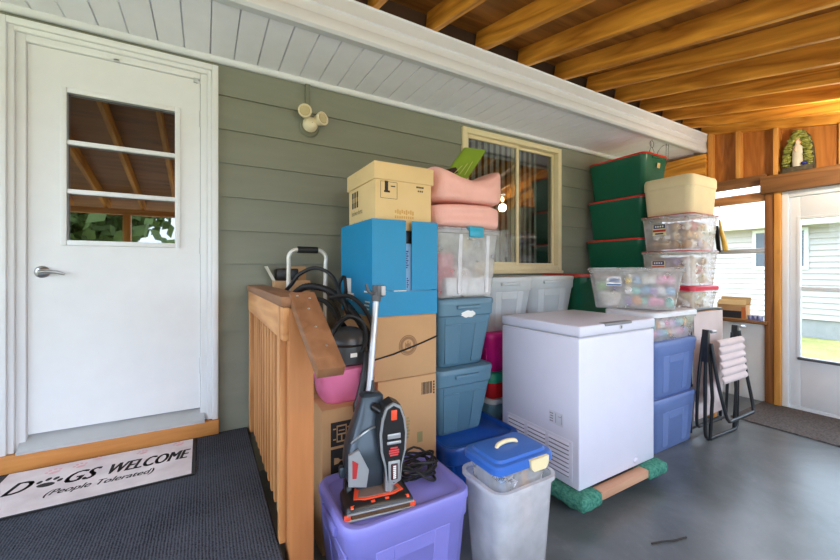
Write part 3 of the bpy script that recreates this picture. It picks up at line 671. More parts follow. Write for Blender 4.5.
# toy bin, turned towards the viewer
tb = clear_bin('clear_bin', 'large clear toy bin full of pastel eggs with a wicker basket behind the freezer lid', 'storage bin', .66, .42, .325, (3.04, 1.775, 1.046), -1.0, CLEARLID, .022, .86)
o = decal(tb, .105, .075, PAPER, (-.14, -.188, .215), 0)
m = MB(); m.at(-.14, -.188, .215).box(-.035, .04, -.0022, -.0012, -.005, .022); m.box(-.05, .05, -.0022, -.0012, -.034, -.022); m.build('blue_band', mat('sticker_blue', (40, 90, 150), .5), o, smooth=False)
EGG = [('yellow', (238, 206, 96)), ('pink', (232, 150, 182)), ('lilac', (174, 148, 204)), ('mint', (120, 204, 186)), ('orange', (240, 160, 90)), ('sky blue', (120, 176, 216)), ('white', (236, 234, 228))]
EM = {n: mat('egg_'+n.replace(' ', '_'), c_, .35) for n, c_ in EGG}
for lay in range(3):
    for ix in range(6):
        for iy in range(3):
            if iy == 1 and lay < 2 and 0 < ix < 5: continue
            nm = EGG[rng.choice((0, 1, 2, 3, 4, 5, 2, 3, 6, 6) if lay == 0 else (0, 2, 3, 5, 2, 6, 6, 1))][0]; r = .028+.010*rng.random()
            m = MB(); m.at(0, 0, 0, ry=rng.uniform(-.9, .9), rx=rng.uniform(-.6, .6)); m.sphere((0, 0, 0), r, (1, 1, 1.2), 12, 8); m.b.transform(Matrix.Translation((0, 0, r*1.12)))
            inside(tb, 'plastic_egg', '%s plastic egg inside the clear toy bin' % nm, 'toy egg', m, EM[nm], (-.035+ix*.055+rng.uniform(-.006, .006), -.10+iy*.085+rng.uniform(-.004, .006), 0.016+lay*.084+rng.uniform(0, .010)), '%s eggs in the toy bin' % nm)
m = MB(); m.loft([ell(.06, .055, 0, 24), ell(.063, .058, .004, 24)])
for i in range(9):
    q = .064+.0025*i; m.tube([(q*math.cos(k*PI/12), q*.92*math.sin(k*PI/12), .008+.0125*i) for k in range(24)], .0072, 6, True)
bk = inside(tb, 'wicker_basket', 'white wicker basket inside the left end of the toy bin', 'basket', m, mat('white_wicker', (224, 216, 206), .7), (-.165, -.075, .014))
m = MB(); m.sphere((0, 0, .04), .04); inside(tb, 'plastic_ball', 'lime green ball in the left corner of the toy bin above the basket', 'ball', m, mat('lime', (150, 214, 120), .4), (-.225, -.07, .135))
m = MB(); m.loft([rr(.11, .09, .03, 0), rr(.13, .1, .04, .05), rr(.09, .07, .03, .085)]); inside(tb, 'plush_toy', 'purple plush bundle above the basket in the toy bin', 'toy', m, mat('plush_purple', (150, 128, 176), .9), (-.12, .07, .135))
# low white-lidded bin
wb = clear_bin('clear_bin', 'low clear bin with a white lid on top of the cornflower blue totes', 'storage bin', .62, .41, .213, (3.105, 1.67, .827), 0, WLID, .045, .92)
for ix in range(9):
    for lay in range(2):
        nm = ('pink', 'white', 'mint', 'lilac', 'pink', 'orange', 'sky blue')[(ix*3+lay*2) % 7]; r = .027
        m = MB(); m.sphere((0, 0, r*1.1), r, (1, 1, 1.2), 12, 8)
        inside(wb, 'plastic_egg', '%s plastic egg inside the low white-lidded bin' % nm, 'toy egg', m, EM[nm], (-.22+ix*.0555, -.13, .014+lay*.069), '%s eggs in the white-lidded bin' % nm)
# clip bin on the steel blue totes
cb = clear_bin('clear_bin', 'clear bin with a teal clip on top of the steel blue totes', 'storage bin', .53, .40, .445, (1.462, 2.085, 1.174), 0, CLEARLID, .028, .86)
CLIP = mat('teal_clip', (20, 156, 186), .35)
m = MB(); m.box(-.02, .095, -.215, -.2, .385, .44, .006); m.box(-.02, .095, -.212, -.17, .43, .452, .004); m.build('clip', CLIP, cb, label='teal clip')
for x in (-.07, .15):
    m = MB(); m.hexa([(x-.012, -.172, .03), (x+.012, -.172, .03), (x+.012, -.165, .03), (x-.012, -.165, .03), (x-.012, -.19, .4), (x+.012, -.19, .4), (x+.012, -.18, .4), (x-.012, -.18, .4)]); m.build('wall_rib', CLEAR2, cb)
for i in range(4):
    m = MB(); m.box(-.042, .042, -.02, .02, 0, .115, .004); x = -.115+i*.088
    inside(cb, 'paper_carton', 'small white carton in the row along the bottom of the clip bin', 'box', m, mat('white_carton', (226, 226, 226), .6), (x, -.135, .013), 'white cartons in the clip bin')
m = MB(); m.box(-.028, .028, -.02, .02, 0, .13, .004); inside(cb, 'paper_carton', 'cream carton at the right end of the carton row in the clip bin', 'box', m, mat('cream_carton', (232, 218, 176), .6), (.172, -.085, .013))
m = MB(); m.box(-.06, .06, -.05, .05, 0, .27, .006); inside(cb, 'gift_box', 'pinkish red box standing at the left inside the clip bin', 'box', m, mat('rose_box', (196, 92, 104), .6), (-.125, -.05, .013))
m = MB(); m.loft([rr(.15, .1, .04, 0), rr(.17, .11, .05, .06), rr(.16, .1, .04, .14), rr(.08, .05, .02, .19)]); inside(cb, 'paper_bag', 'crumpled white bag in the middle of the clip bin', 'bag', m, mat('white_bag', (230, 226, 226), .8, bump=.6, bscale=16), (.03, -.035, .013))
m = MB(); m.box(-.07, .07, -.05, .05, 0, .30, .006); inside(cb, 'grey_box', 'grey box at the right rear of the clip bin', 'box', m, mat('grey_box', (150, 150, 148), .7), (.13, .075, .013))
# nested tall bins with a bright blue lid
CX_, CY_ = 1.21, 1.285
t = thing('lidded_container', 'tall clear container with a bright blue lid nested in a frosted bin up front', 'storage bin', (CX_, CY_, .14))
m = MB(); open_bin(m, .30, .205, .375, .86, .04, .004); m.build('body', [CLEAR, SKIN], t)
m = MB(); m.loft([rr(.34, .24, .04, .352), rr(.352, .252, .045, .356), rr(.352, .252, .045, .380), rr(.335, .235, .04, .390), rr(.30, .20, .035, .392), rr(.285, .185, .03, .402), rr(.265, .165, .025, .403)]); m.build('lid', LBLUE, t)
HND = mat('ivory_plastic', (232, 216, 172), .4)
m = MB(); m.tube(smooth_path([(-.06, .01, .397), (-.05, .012, .411), (0, .014, .417), (.05, .012, .411), (.06, .01, .397)], 4), .010, 10); m.build('carry_handle', HND, t, label='ivory carry handle')
m = MB(); m.prism([(-.055+.06, .388), (.055+.06, .388), (.053+.06, .355), (.035+.06, .336), (-.035+.06, .336), (-.053+.06, .355)], -.137, -.121); m.build('latch', HND, t, label='ivory latch')
t2 = thing('frosted_bin', 'open frosted bin holding the blue-lidded container beside the purple tote', 'storage bin', (CX_, CY_, 0))
m = MB(); open_bin(m, .345, .262, .43, .86, .05, .014); m.build('body', [CLEAR2, SKIN], t2)
for (nm, lab, c_, x, w_, h_) in (('spray_bottle', 'tan bottle glowing through the front of the blue-lidded container', (222, 164, 96), .075, .025, .28), ('detergent_jug', 'blue grey jug at the left inside the blue-lidded container', (96, 132, 170), -.07, .036, .27), ('cleaning_bottle', 'white bottle in the middle of the blue-lidded container', (222, 222, 224), .01, .03, .24)):
    m = MB(); m.loft([ell(w_, w_*.8, 0), ell(w_, w_*.8, h_*.7), ell(w_*.45, w_*.45, h_*.84), ell(w_*.45, w_*.45, h_)]); o = m.build(nm, mat(nm, c_, .4)); o.location = (CX_+x, CY_-.03, .1535); o['label'] = lab; o['category'] = 'bottle'

# ------------------------------------------------ cardboard stack
KRAFT = mat('kraft_cardboard', (192, 150, 106), .85, var=.05, scale=5)
KRAFT2 = mat('pale_cardboard', (222, 192, 138), .85, var=.04, scale=5)
BBOX = mat('blue_carton', (0, 134, 182), .5, var=.02)
def carton(name, lab, x0, x1, y0, y1, z0, z1, mm, tape=True, cat='cardboard box'):
    t = thing(name, lab, cat, ((x0+x1)/2, (y0+y1)/2, z0))
    m = MB(); m.box(x0, x1, y0, y1, z0, z1-.004, .004, 2); on(t, m, 'body', mm)
    m = MB(); ym = (y0+y1)/2; m.box(x0+.001, x1-.001, y0+.001, ym-.002, z1-.004, z1, .001, 1); m.box(x0+.001, x1-.001, ym+.002, y1-.001, z1-.004, z1, .001, 1); on(t, m, 'top_flap', mm)
    if tape:
        m = MB(); m.box(x0-.0008, x1+.0008, ym-.025, ym+.025, z1-.06, z1+.0006); on(t, m, 'packing_tape', mat('tan_tape', (186, 148, 98), .35))
    return t
def front_marks(par, y, fn, mm=INK, name='printed_mark'):
    m = MB(); m.at(0, y, 0); fn(m); m.at(0, 0, 0); return on(par, m, name, mm, smooth=False)
BX0, BX1, BY = .79, 1.185, 1.86
t = carton('cardboard_box', 'tall cardboard box with a printed barcode under the box with the round emblem', BX0+.02, BX1, BY, 2.35, 0, .742, KRAFT)
def f(m):
    for i in range(9): m.box(1.085+i*.008, 1.085+i*.008+(.005 if i % 3 else .003), -.0012, 0, .63, .70)
    for i in range(5): m.box(1.163, 1.172, -.0012, 0, .625+i*.016, .636+i*.016)
front_marks(t, BY, f, name='barcode')
def f(m):
    for i in range(7): m.box(.985, 1.0+.004*(i % 3), -.0012, 0, .40+i*.018, .411+i*.018)
    m.box(1.055, 1.09, -.0012, 0, .36, .42)
front_marks(t, BY, f, mat('faded_green_ink', (150, 140, 96), .8), 'printed_text')
t = carton('cardboard_box', 'cardboard box with a round emblem and a black strap under the blue carton', BX0, BX1, BY, 2.36, .744, 1.094, KRAFT)
def ring(m, cx, cz, r0, r1, n=32):
    for i in range(n):
        a, c = 2*PI*i/n, 2*PI*(i+1)/n
        m.F([m.V((cx+r*math.cos(q), -.001, cz+r*math.sin(q))) for r, q in ((r0, a), (r1, a), (r1, c), (r0, c))])
def f(m):
    ring(m, .995, .925, .052, .058); ring(m, .995, .925, .034, .05); ring(m, .995, .925, .0, .012, 12)
    for i in (-1, 0, 1): m.box(.995+i*.014-.003, .995+i*.014+.003, -.0011, 0, .90, .95-.01*abs(i))
front_marks(t, BY, f, mat('emblem_ink', (146, 108, 74), .8), 'round_emblem')
m = MB(); P = [(BX0-.006, BY+.25, .87), (BX0-.005, BY-.004, .865), (.9, BY-.005, .885), (1.08, BY-.005, .93), (BX1+.002, BY-.005, .962)]
m.tube(P, .005, 6); on(t, m, 'strap', BLACKP, label='black strap')
# left carton with handling marks
LX0, LX1, LY = .478, .806, 1.75
t = carton('cardboard_box', 'cardboard box with black fragile marks behind the railing under the pink tub', LX0, LX1-.002, LY, 1.855+.35, 0, .686, KRAFT)
m = MB()
def f(m):
    for (z0, z1) in ((.505, .62), (.375, .492)): m.box(.52, .625, -.0012, 0, z0, z1)
front_marks(t, LY, f, INKB)
def f(m):
    def bx(x0, x1, z0, z1): m.box(x0, x1, -.0022, -.0012, z0, z1)
    # crossed cartons
    for q in ((.548, .598, .522, .529), (.548, .598, .556, .563), (.548, .598, .596, .603), (.548, .553, .522, .603), (.593, .598, .522, .603), (.57, .576, .529, .556), (.531, .545, .535, .541), (.601, .615, .585, .591), (.531, .545, .585, .591), (.601, .615, .535, .541), (.558, .588, .575, .58)): bx(*q)
front_marks(t, LY, f, KRAFT, 'carton_symbol')
def f(m):
    m.prism([(.536, .418), (.536, .45), (.556, .447), (.566, .437), (.592, .437), (.592, .453), (.598, .453), (.598, .415), (.592, .415), (.592, .431), (.566, .431), (.556, .421)], -.0022, -.0012)
front_marks(t, LY, f, KRAFT, 'glass_symbol')
def f(m):
    for i in range(7): m.box(.65, .653+.0+.02*(i % 2), -.0012, 0, .53+i*.016, .539+i*.016)
front_marks(t, LY, f, INK, 'printed_text')
# blue carton: open top, slit front
t = thing('blue_carton', 'bright blue open carton with a slit front holding the banker box', 'box', ((BX0+BX1)/2, 2.12, 1.095))
x0, x1, y0, y1, z0, z1 = .777, 1.19, 1.86, 2.38, 1.095, 1.628
m = MB(); th = .005
m.box(x0, x0+th, y0, y1, z0, z1); m.box(x1-th, x1, y0, y1, z0, z1); m.box(x0+th, x1-th, y1-th, y1, z0, z1); m.box(x0+th, x1-th, y0, y1-th, z0, z0+th); m.box(x0+th, x1-th, y0, y0+th, z0+th, 1.232)
on(t, m, 'body', BBOX, smooth=False)
m = MB(); m.box(x0+.0005, .983, y0-.001, y0+.005, 1.236, z1); on(t, m, 'front_flap', BBOX, smooth=False)
m = MB(); m.hexa([(1.02, y0, 1.236), (x1, y0, 1.236), (x1, y0+.005, 1.236), (1.02, y0+.005, 1.236), (1.02, y0-.004, z1), (x1, y0-.004, z1), (x1, y0+.001, z1), (1.02, y0+.001, z1)]); on(t, m, 'front_flap', BBOX, smooth=False)
m = MB(); m.box(x0+.13, .985, y0-.0015, y0+.0, 1.231, 1.236); on(t, m, 'paper_edge', PAPER, smooth=False)
m = MB(); m.box(x0-.0012, x0, 2.19, 2.30, 1.17, 1.30); m.box(x0-.0012, x0, 2.14, 2.19, 1.165, 1.21); on(t, m, 'shipping_label', PAPER, smooth=False)
m = MB()
for i, (a, c, z) in enumerate(((1.90, 1.97, 1.225), (1.89, 1.96, 1.17), (1.90, 1.97, 1.15), (1.90, 1.95, 1.13))): m.box(x0-.0014, x0, a, c, z, z+.008)
on(t, m, 'printed_lines', PAPER, smooth=False)
t = carton('inner_carton', 'pale blue carton glimpsed through the slit of the blue carton', .80, 1.165, 1.875, 2.35, 1.101, 1.50, mat('pale_blue_carton', (120, 164, 204), .5), False, 'box')
def f(m):
    for i in range(8): m.box(.99, 1.0+.006*(i % 2), -.0012, 0, 1.36+i*.013, 1.368+i*.013)
    for i in range(5): m.box(.995, 1.003+.005*(i % 2), -.0012, 0, 1.25+i*.012, 1.257+i*.012)
front_marks(t, 1.875, f, NAVY, 'printed_text')
m = MB(); m.box(.81, 1.16, 1.885, 2.34, 1.501, 1.575, .006); tag(m.build('black_case', BLACKP), 'black flat case glimpsed through the slit of the blue carton under the banker box', 'case')
# banker box
t = thing('banker_box', 'tan banker box with a lifted lid marked with the number 1 on the blue carton', 'cardboard box', (1.0, 2.12, 1.577))
x0, x1, y0, y1 = .815, 1.177, 1.905, 2.335
m = MB(); m.box(x0, x1, y0, y1, 1.577, 1.93, .003); on(t, m, 'body', KRAFT2)
m = MB(); m.box(x0-.01, x1+.012, y0-.01, y1+.012, 1.855, 1.953, .004); on(t, m, 'lid', KRAFT2)
m = MB(); m.at(0, y0, 0).text('1', .872, 1.792, .021, .058, off=.003); m.box(.868, .904, -.001, 0, 1.786, 1.797); m.box(.91, .937, -.001, 0, 1.82, 1.826)
for (a, c, d, e) in ((.846, .95, 1.752, 1.754), (.846, .95, 1.845, 1.847), (.846, .848, 1.752, 1.847), (.948, .95, 1.752, 1.847)): m.box(a, c, -.001, 0, d, e)
for i in range(4): m.box(1.075+i*.013, 1.085+i*.013, -.001, 0, 1.83, 1.84)
for i in range(3): m.box(1.085+i*.013, 1.093+i*.013, -.001, 0, 1.808, 1.817)
m.at(0, 0, 0); on(t, m, 'printed_number', INK, smooth=False)
m = MB(); m.at(0, y0, 0)
for i in range(9): m.box(.935+i*.014, .945+i*.014, -.001, 0, 1.675-(i % 3)*.004, 1.69+(i % 2)*.006)
for i in range(9): m.box(.935+i*.014, .944+i*.014, -.001, 0, 1.645, 1.66)
m.at(0, 0, 0); on(t, m, 'faded_print', mat('faded_orange_ink', (206, 160, 90), .8), smooth=False)
m = MB(); m.at(x0, 2.3, 0, rz=-PI/2)
for i in range(3):
    m.box(.025+i*.04, .05+i*.04, -.001, 0, 1.80, 1.835); m.box(.025+i*.04, .05+i*.04, -.001, 0, 1.735, 1.77); m.box(.03+i*.04, .045+i*.04, -.001, 0, 1.77, 1.80)
m.text('business forms', .02, 1.69, .18, .03); m.text('business forms', .06, 1.63, .22, .018)
m.at(0, 0, 0); on(t, m, 'printed_text', INK, smooth=False)

# ------------------------------------------------ bedding on the clip bin
def soft(name, mm, x0, x1, y0, y1, z0, ztop, seed, amp=.02, n=14, p=4, par=None, side=.012):
    """a folded cloth: a rounded block pushed about by folds and by its own top contour"""
    m = MB(); cx, cy = (x0+x1)/2, (y0+y1)/2; N = 36; rings = []
    for i in range(n+1):
        v = i/n; s = (1-abs(2*v-1)**5)**.5 if 0 < v < 1 else 0
        s = .86+.14*s
        ring = []
        for (ex, ey, _) in ell((x1-x0)/2*s, (y1-y0)/2*s, 0, N, p=p):
            zt = ztop(cx+ex, cy+ey); q = mnoise.noise(Vector((ex*5+seed, ey*5, v*2.5)))*side
            ring.append((cx+ex*(1+q/abs(x1-x0)*2), cy+ey+q, z0+(zt-z0)*v+mnoise.noise(Vector((ex*7, ey*7+seed, v)))*amp*v*.5))
        rings.append(ring)
    for k in (.8, .55, .3, .05):
        ring = []
        for (ex, ey, _) in ell((x1-x0)/2*.86*k, (y1-y0)/2*.86*k, 0, N, p=p):
            ring.append((cx+ex, cy+ey, ztop(cx+ex, cy+ey)+mnoise.noise(Vector((ex*7, ey*7+seed, 1)))*amp*.5+.006))
        rings.append(ring)
    m.loft(rings); return m.build(name, mm, par, ang=70)
PINK = mat('pink_fleece', (238, 184, 172), .95, var=.04, scale=12, bump=.35, bscale=150, spec=.1)
o = soft('folded_blanket', PINK, 1.212, 1.755, 1.885, 2.27, 1.622, lambda x, y: 1.765+.006*math.sin(x*9), 1, .01, side=.02); tag(o, 'lower folded pink blanket directly on the clear clip bin', 'blanket')
def top(x, y):
    u = (x-1.19)/.53
    return 2.035-.40*u*(1-u)*(1 if y < 2.2 else .8)*(1.0+.0*u)-.02*u
o = soft('folded_blanket', PINK, 1.212, 1.765, 1.87, 2.27, 1.785, top, 5, .012, side=.02, n=18); tag(o, 'upper folded pink blanket with a sagging middle on the pile', 'blanket')
LEAF = mat('leaf_green_quilt', (126, 158, 40), .8, var=.05, bump=.2, bscale=90)
t = thing('seat_cushion', 'bright green cushion tipped up on the pink blanket before the window', 'cushion', (1.56, 2.16, 2.02))
m = MB(); m.at(-.01, 0, .0, rx=-.22); R = []
for i in range(11):
    v = i/10; z = -.06+.295*v; s = .03+.02*(1-abs(2*v-1)**3)
    R.append([(x*1.0+z*.85, y*(s/.06)+.008*math.sin(x*25), z+.01*math.sin(x*22)) for (x, y, _) in ell(.105, .03, 0, 28, p=6)])
m.loft(R); m.build('cover', LEAF, t)
m = MB(); m.at(-.12, .02, -.01, ry=1.15); m.loft([rr(.055, .1, .02, -.12), rr(.06, .12, .02, .0), rr(.05, .10, .02, .1)]); m.build('underside', mat('dark_maroon', (54, 32, 34), .8), t, label='dark maroon underside')
m = MB()
for i in range(3): m.tube([(-.06+.045*i, -.036, .0), (.0+.045*i, -.05, .06+.02*i)], .0025, 6)
m.build('tie_string', mat('pale_green_cord', (186, 190, 110), .8), t, label='pale tie strings')
# ------------------------------------------------ chest freezer on a carpeted dolly
FZW = mat('freezer_enamel', (214, 214, 230), .3, var=.015)
FX0, FX1, FY0, FY1, FB, FT = 1.772, 2.512, 1.33, 1.94, .137, 1.04
t = thing('chest_freezer', 'white chest freezer standing on a carpeted dolly in the middle of the porch', 'freezer', ((FX0+FX1)/2, (FY0+FY1)/2, FB))
m = MB(); m.box(FX0, FX1, FY0, FY1, FB, .972, .007, 3); on(t, m, 'cabinet', FZW)
m = MB(); m.box(FX0+.012, FX1-.012, FY0+.012, FY1-.012, .972, .982); on(t, m, 'gasket', mat('gasket_grey', (176, 174, 176), .6), smooth=False)
m = MB(); m.box(FX0-.003, FX1+.003, FY0-.006, FY1, .982, FT, .009, 3); on(t, m, 'lid', FZW)
HG = mat('handle_grey', (128, 128, 132), .4)
m = MB(); m.box(1.99, 2.25, FY0-.012, FY0+.035, FT-.014, FT+.003, .004); on(t, m, 'lid_handle', HG, label='grey handle')
m = MB(); m.at(2.145, FY0-.005, 1.012, rx=PI/2).lathe([(.001, 0), (.013, 0), (.013, .004), (.001, .004)], 16); o = on(t, m, 'lock', STEEL)
m = MB(); m.box(2.143, 2.147, FY0-.0105, FY0-.0085, 1.006, 1.018); m.b.transform(Matrix.Translation(-t.location)); m.build('keyhole', BLACKP, o, smooth=False)
m = MB(); m.at(2.30, FY0, .178, rx=PI/2).lathe([(.001, 0), (.02, 0), (.02, .008), (.014, .012), (.001, .012)], 18); on(t, m, 'drain_plug', FZW)
m = MB()   # louvred compressor grille on the side
m.box(FX0-.004, FX0, 1.372, 1.89, .165, .395, .0015); DK = mat('louvre_shadow_grey', (96, 96, 104), .6)
gr = on(t, m, 'vent_grille', FZW)
for gidx in range(3):
    ya = 1.395+gidx*.168
    for i in range(8):
        z = .186+i*.0245
        m = MB(); m.box(FX0-.0052, FX0-.004, ya, ya+.138, z, z+.0095)
        m.b.transform(Matrix.Translation(-t.location)); o = m.build('vent_slot', DK, gr, smooth=False)
        m = MB(); m.hexa([(FX0-.012, ya-.002, z+.009), (FX0-.012, ya+.14, z+.009), (FX0-.004, ya+.14, z+.009), (FX0-.004, ya-.002, z+.009), (FX0-.0105, ya-.002, z+.0125), (FX0-.0105, ya+.14, z+.0125), (FX0-.004, ya+.14, z+.021), (FX0-.004, ya-.002, z+.021)])
        m.b.transform(Matrix.Translation(-t.location)); m.build('louvre', FZW, gr, smooth=False)
for (y, z) in ((1.385, .383), (1.876, .383), (1.385, .177)):
    m = MB(); m.sphere((FX0-.005, y, z), .004, u=8, v=5); o = m.build('screw', STEEL); o.data.transform(Matrix.Translation(-t.location)); o.parent = gr
m = MB(); m.box(FX0-.0012, FX0, 1.435, 1.535, .45, .525); o = on(t, m, 'rating_sticker', mat('sticker_pale', (204, 204, 216), .5), smooth=False)
m = MB()
for (a, c, z0, z1) in ((1.445, 1.448, .46, .515), (1.447, 1.47, .5, .503), (1.505, 1.53, .46, .467), (1.505, 1.53, .475, .482), (1.505, 1.525, .49, .497), (1.505, 1.53, .505, .512), (1.485, 1.488, .46, .515)): m.box(FX0-.0022, FX0-.0012, a, c, z0, z1)
m.b.transform(Matrix.Translation(-t.location)); m.build('printed_lines', mat('grey_ink', (140, 140, 150), .8), o, smooth=False)
# dolly
PILE = mat('green_carpet_pile', (50, 112, 98), 1, c2=(96, 160, 140), scale=60, bump=1, bscale=120, spec=.05)
t = thing('furniture_dolly', 'wooden dolly with green carpet ends under the white freezer', 'dolly', (2.14, 1.5, 0))
for (x0, x1) in ((1.715, 1.90), (2.36, 2.56)):
    m = MB(); m.box(x0, x1, 1.265, 1.735, .052, .134, .03, 3)
    bmesh.ops.subdivide_edges(m.b, edges=[e for e in m.b.edges if e.calc_length() > .05], cuts=22, use_grid_fill=True)
    bmesh.ops.triangulate(m.b, faces=m.b.faces[:])
    for v in m.b.verts:
        n = mnoise.noise(v.co*70)*.008+mnoise.noise(v.co*18)*.008
        c0 = Vector(((x0+x1)/2, v.co.y, .092)); d = (v.co-c0); d.y = (v.co.y-1.5)*.05
        if v.co.z < .128 or v.co.x < FX0 or v.co.y < FY0: v.co += d.normalized()*max(-.006, min(.010, n)) if v.co.z < .12 else Vector((0, 0, min(0, n)))
    on(t, m, 'carpet_pad', PILE, ang=180)
    for y in (1.36, 1.66):
        m = MB(); m.at((x0+x1)/2+.02, y, .026, ry=PI/2).lathe([(.001, -.012), (.022, -.012), (.026, -.008), (.026, .008), (.022, .012), (.001, .012)], 18)
        m.at(0, 0, 0).box((x0+x1)/2, (x0+x1)/2+.04, y-.015, y+.015, .047, .056); on(t, m, 'caster', RUBBER)
for y in (1.31, 1.68):
    m = MB(); m.box(1.90, 2.36, y-.03, y+.03, .075, .122, .004); on(t, m, 'crossbar', wood('pinkish_bar', (176, 128, 100), (208, 164, 134), 'X', ring=5))

# ------------------------------------------------ upright vacuum on the purple tote
GUN = mat('gunmetal_plastic', (62, 72, 82), .28, .35, var=.04)
SILV = mat('silver_plastic', (178, 180, 182), .3, .6, var=.03)
ORNG = mat('orange_plastic', (226, 78, 44), .35, var=.04)
AMB = mat('smoky_window', (128, 104, 92), .15, var=.05)
t = thing('upright_vacuum', 'dark grey upright vacuum with orange accents standing on the purple tote', 'vacuum cleaner', (.60, 1.395, .4095), -.16)
m = MB()
m.loft([rr(.262, .165, .02, .0), rr(.27, .172, .024, .006), rr(.27, .172, .026, .03), rr(.25, .158, .03, .048, cy=.004), rr(.20, .12, .03, .06, cy=.012)]); hd = m.build('floor_head', BLACKP, t)
m = MB(); m.box(-.132, .132, -.094, -.083, .005, .013, .003); m.box(-.132, .132, -.092, -.083, .028, .034, .002); m.build('front_trim', SILV, hd)
m = MB(); m.box(-.115, .115, -.090, -.084, .013, .028); m.build('brush_roll', mat('brown_bristle', (92, 64, 40), .9, bump=.8, bscale=200), hd)
for s in (-1, 1):
    m = MB(); m.box(s*.128-.014, s*.128+.010, -.091, -.08, .009, .03, .003); m.build('corner_bumper', ORNG, hd)
    m = MB(); m.hexa([(s*.02-.0, -.073, .045), (s*.115, -.078, .042), (s*.115, -.066, .046), (s*.02, -.061, .049), (s*.02, -.071, .05), (s*.115, -.074, .047), (s*.115, -.068, .05), (s*.02, -.062, .054)]); m.build('light_strip', ORNG, hd)
m = MB(); m.prism([(-.1, -.045), (-.06, -.058), (.06, -.058), (.1, -.045), (.085, .02), (.04, .05), (-.04, .05), (-.085, .02)], .046, .0615, 'xy'); m.build('window_surround', ORNG, hd)
m = MB(); m.prism([(-.082, -.04), (-.05, -.05), (.05, -.05), (.082, -.04), (.066, .012), (-.066, .012)], .05, .064, 'xy'); m.build('nozzle_window', AMB, hd)
m = MB(); m.tube([(.045, -.03, .058), (.045, -.022, .13)], .021, 14); m.build('swivel_joint', STEEL, hd)
# body: slate teardrop leaning back
m = MB()
m.loft([rr(.12, .08, .03, .055, cx=-.02, cy=.05), rr(.16, .11, .035, .09, cx=-.03, cy=.05), rr(.185, .13, .04, .16, cx=-.03, cy=.055), rr(.178, .13, .04, .22, cx=-.025, cy=.065), rr(.155, .115, .035, .28, cx=-.015, cy=.075), rr(.125, .095, .03, .34, cx=-.005, cy=.085), rr(.10, .08, .02, .39, cx=0, cy=.09), rr(.095, .075, .015, .41, cx=0, cy=.09), rr(.07, .05, .012, .418, cx=0, cy=.09)])
bd = m.build('main_body', GUN, t)
m = MB(); m.tube([(.01, .10, .41), (.012, .104, .44), (.012, .105, .465)], .008, 8, rads=[.012, .008, .005]); m.build('cord_hook', BLACKP, bd)
m = MB(); m.prism([(-.115, .10), (-.045, .085), (-.035, .15), (-.075, .235), (-.115, .22)], -.026, -.0125); m.build('dust_panel', SILV, bd, label='silver side panel')
m = MB(); m.prism([(-.10, .13), (-.085, .128), (-.078, .185), (-.10, .20)], -.029, -.024); m.build('red_mark', mat('red_ink', (170, 40, 40), .5), bd, smooth=False)
m = MB(); m.box(-.142, -.115, .03, .06, .105, .15, .008); m.build('side_hook', GUN, bd)
m = MB(); m.tube(smooth_path([(-.098, .012, .25), (-.06, -.004, .285), (-.01, .012, .30), (.03, .03, .29)], 5), .004, 6); m.build('trim_line', SILV, bd)
m = MB(); m.tube(smooth_path([(-.0, .04, .375), (.03, .0, .36), (.055, -.03, .33)], 5), .017, 12); m.build('carry_grip', BLACKP, bd)
m = MB(); m.lathe([(.001, -.014), (.034, -.014), (.04, -.008), (.04, .008), (.034, .014), (.001, .014)], 22); m.b.transform(Matrix.Translation((-.105, .055, .05)) @ Matrix.Rotation(PI/2, 4, 'Y')); m.build('wheel', BLACKP, t)
m = MB(); m.lathe([(.001, -.014), (.034, -.014), (.04, -.008), (.04, .008), (.034, .014), (.001, .014)], 22); m.b.transform(Matrix.Translation((.075, .055, .05)) @ Matrix.Rotation(PI/2, 4, 'Y')); m.build('wheel', BLACKP, t)
# front pod: a long shield
def shield(k, y0, y1):
    P = [(.0, .085), (.03, .10), (.036, .16), (.052, .22), (.056, .29), (.047, .35), (.03, .395), (0, .41), (-.03, .395), (-.047, .35), (-.056, .29), (-.052, .22), (-.036, .16), (-.03, .10)]
    cz = .25; return [(.06+x*k, cz+(z-cz)*(1-(1-k)*.35)) for x, z in P], y0, y1
m = MB(); P, a, c = shield(1.06, -.035, .03); m.prism(P, a, c); pod = m.build('hand_vacuum_pod', BLACKP, t)
m = MB(); P, a, c = shield(1.0, -.047, -.03); m.prism(P, a, c); m.build('pod_rim', SILV, pod, label='silver rim')
m = MB(); P, a, c = shield(.83, -.052, -.04); m.prism(P, a, c); m.build('pod_face', BLACKP, pod)
def pp(name, mm, x0, x1, z0, z1, d=.006, bev=.003):
    m = MB(); m.box(.06+x0, .06+x1, -.052-d, -.05, z0, z1, bev); return m.build(name, mm, pod)
pp('release_button', ORNG, -.012, .012, .345, .385)
pp('button', SILV, -.027, .027, .272, .292); pp('button', SILV, -.029, .029, .25, .262)
pp('lower_plate', SILV, -.024, .024, .10, .185); o = pp('label_plate', mat('plate_maroon', (66, 22, 28), .4), -.014, .014, .112, .175, .009)
m = MB(); m.at(.06-.006, -.0615, .118)
for i in range(7): m.box(0, .012, -.001, 0, i*.0075, i*.0075+.005)
m.build('lettering', PAPER, pod, smooth=False)
m = MB(); m.at(.06, -.0535, 0)
for i, (w_, z) in enumerate(((.03, .232), (.042, .222), (.042, .213), (.034, .204))): m.box(-w_/2, w_/2, -.0012, 0, z, z+.006)
m.build('red_lettering', mat('pod_red', (206, 70, 70), .5), pod, smooth=False)
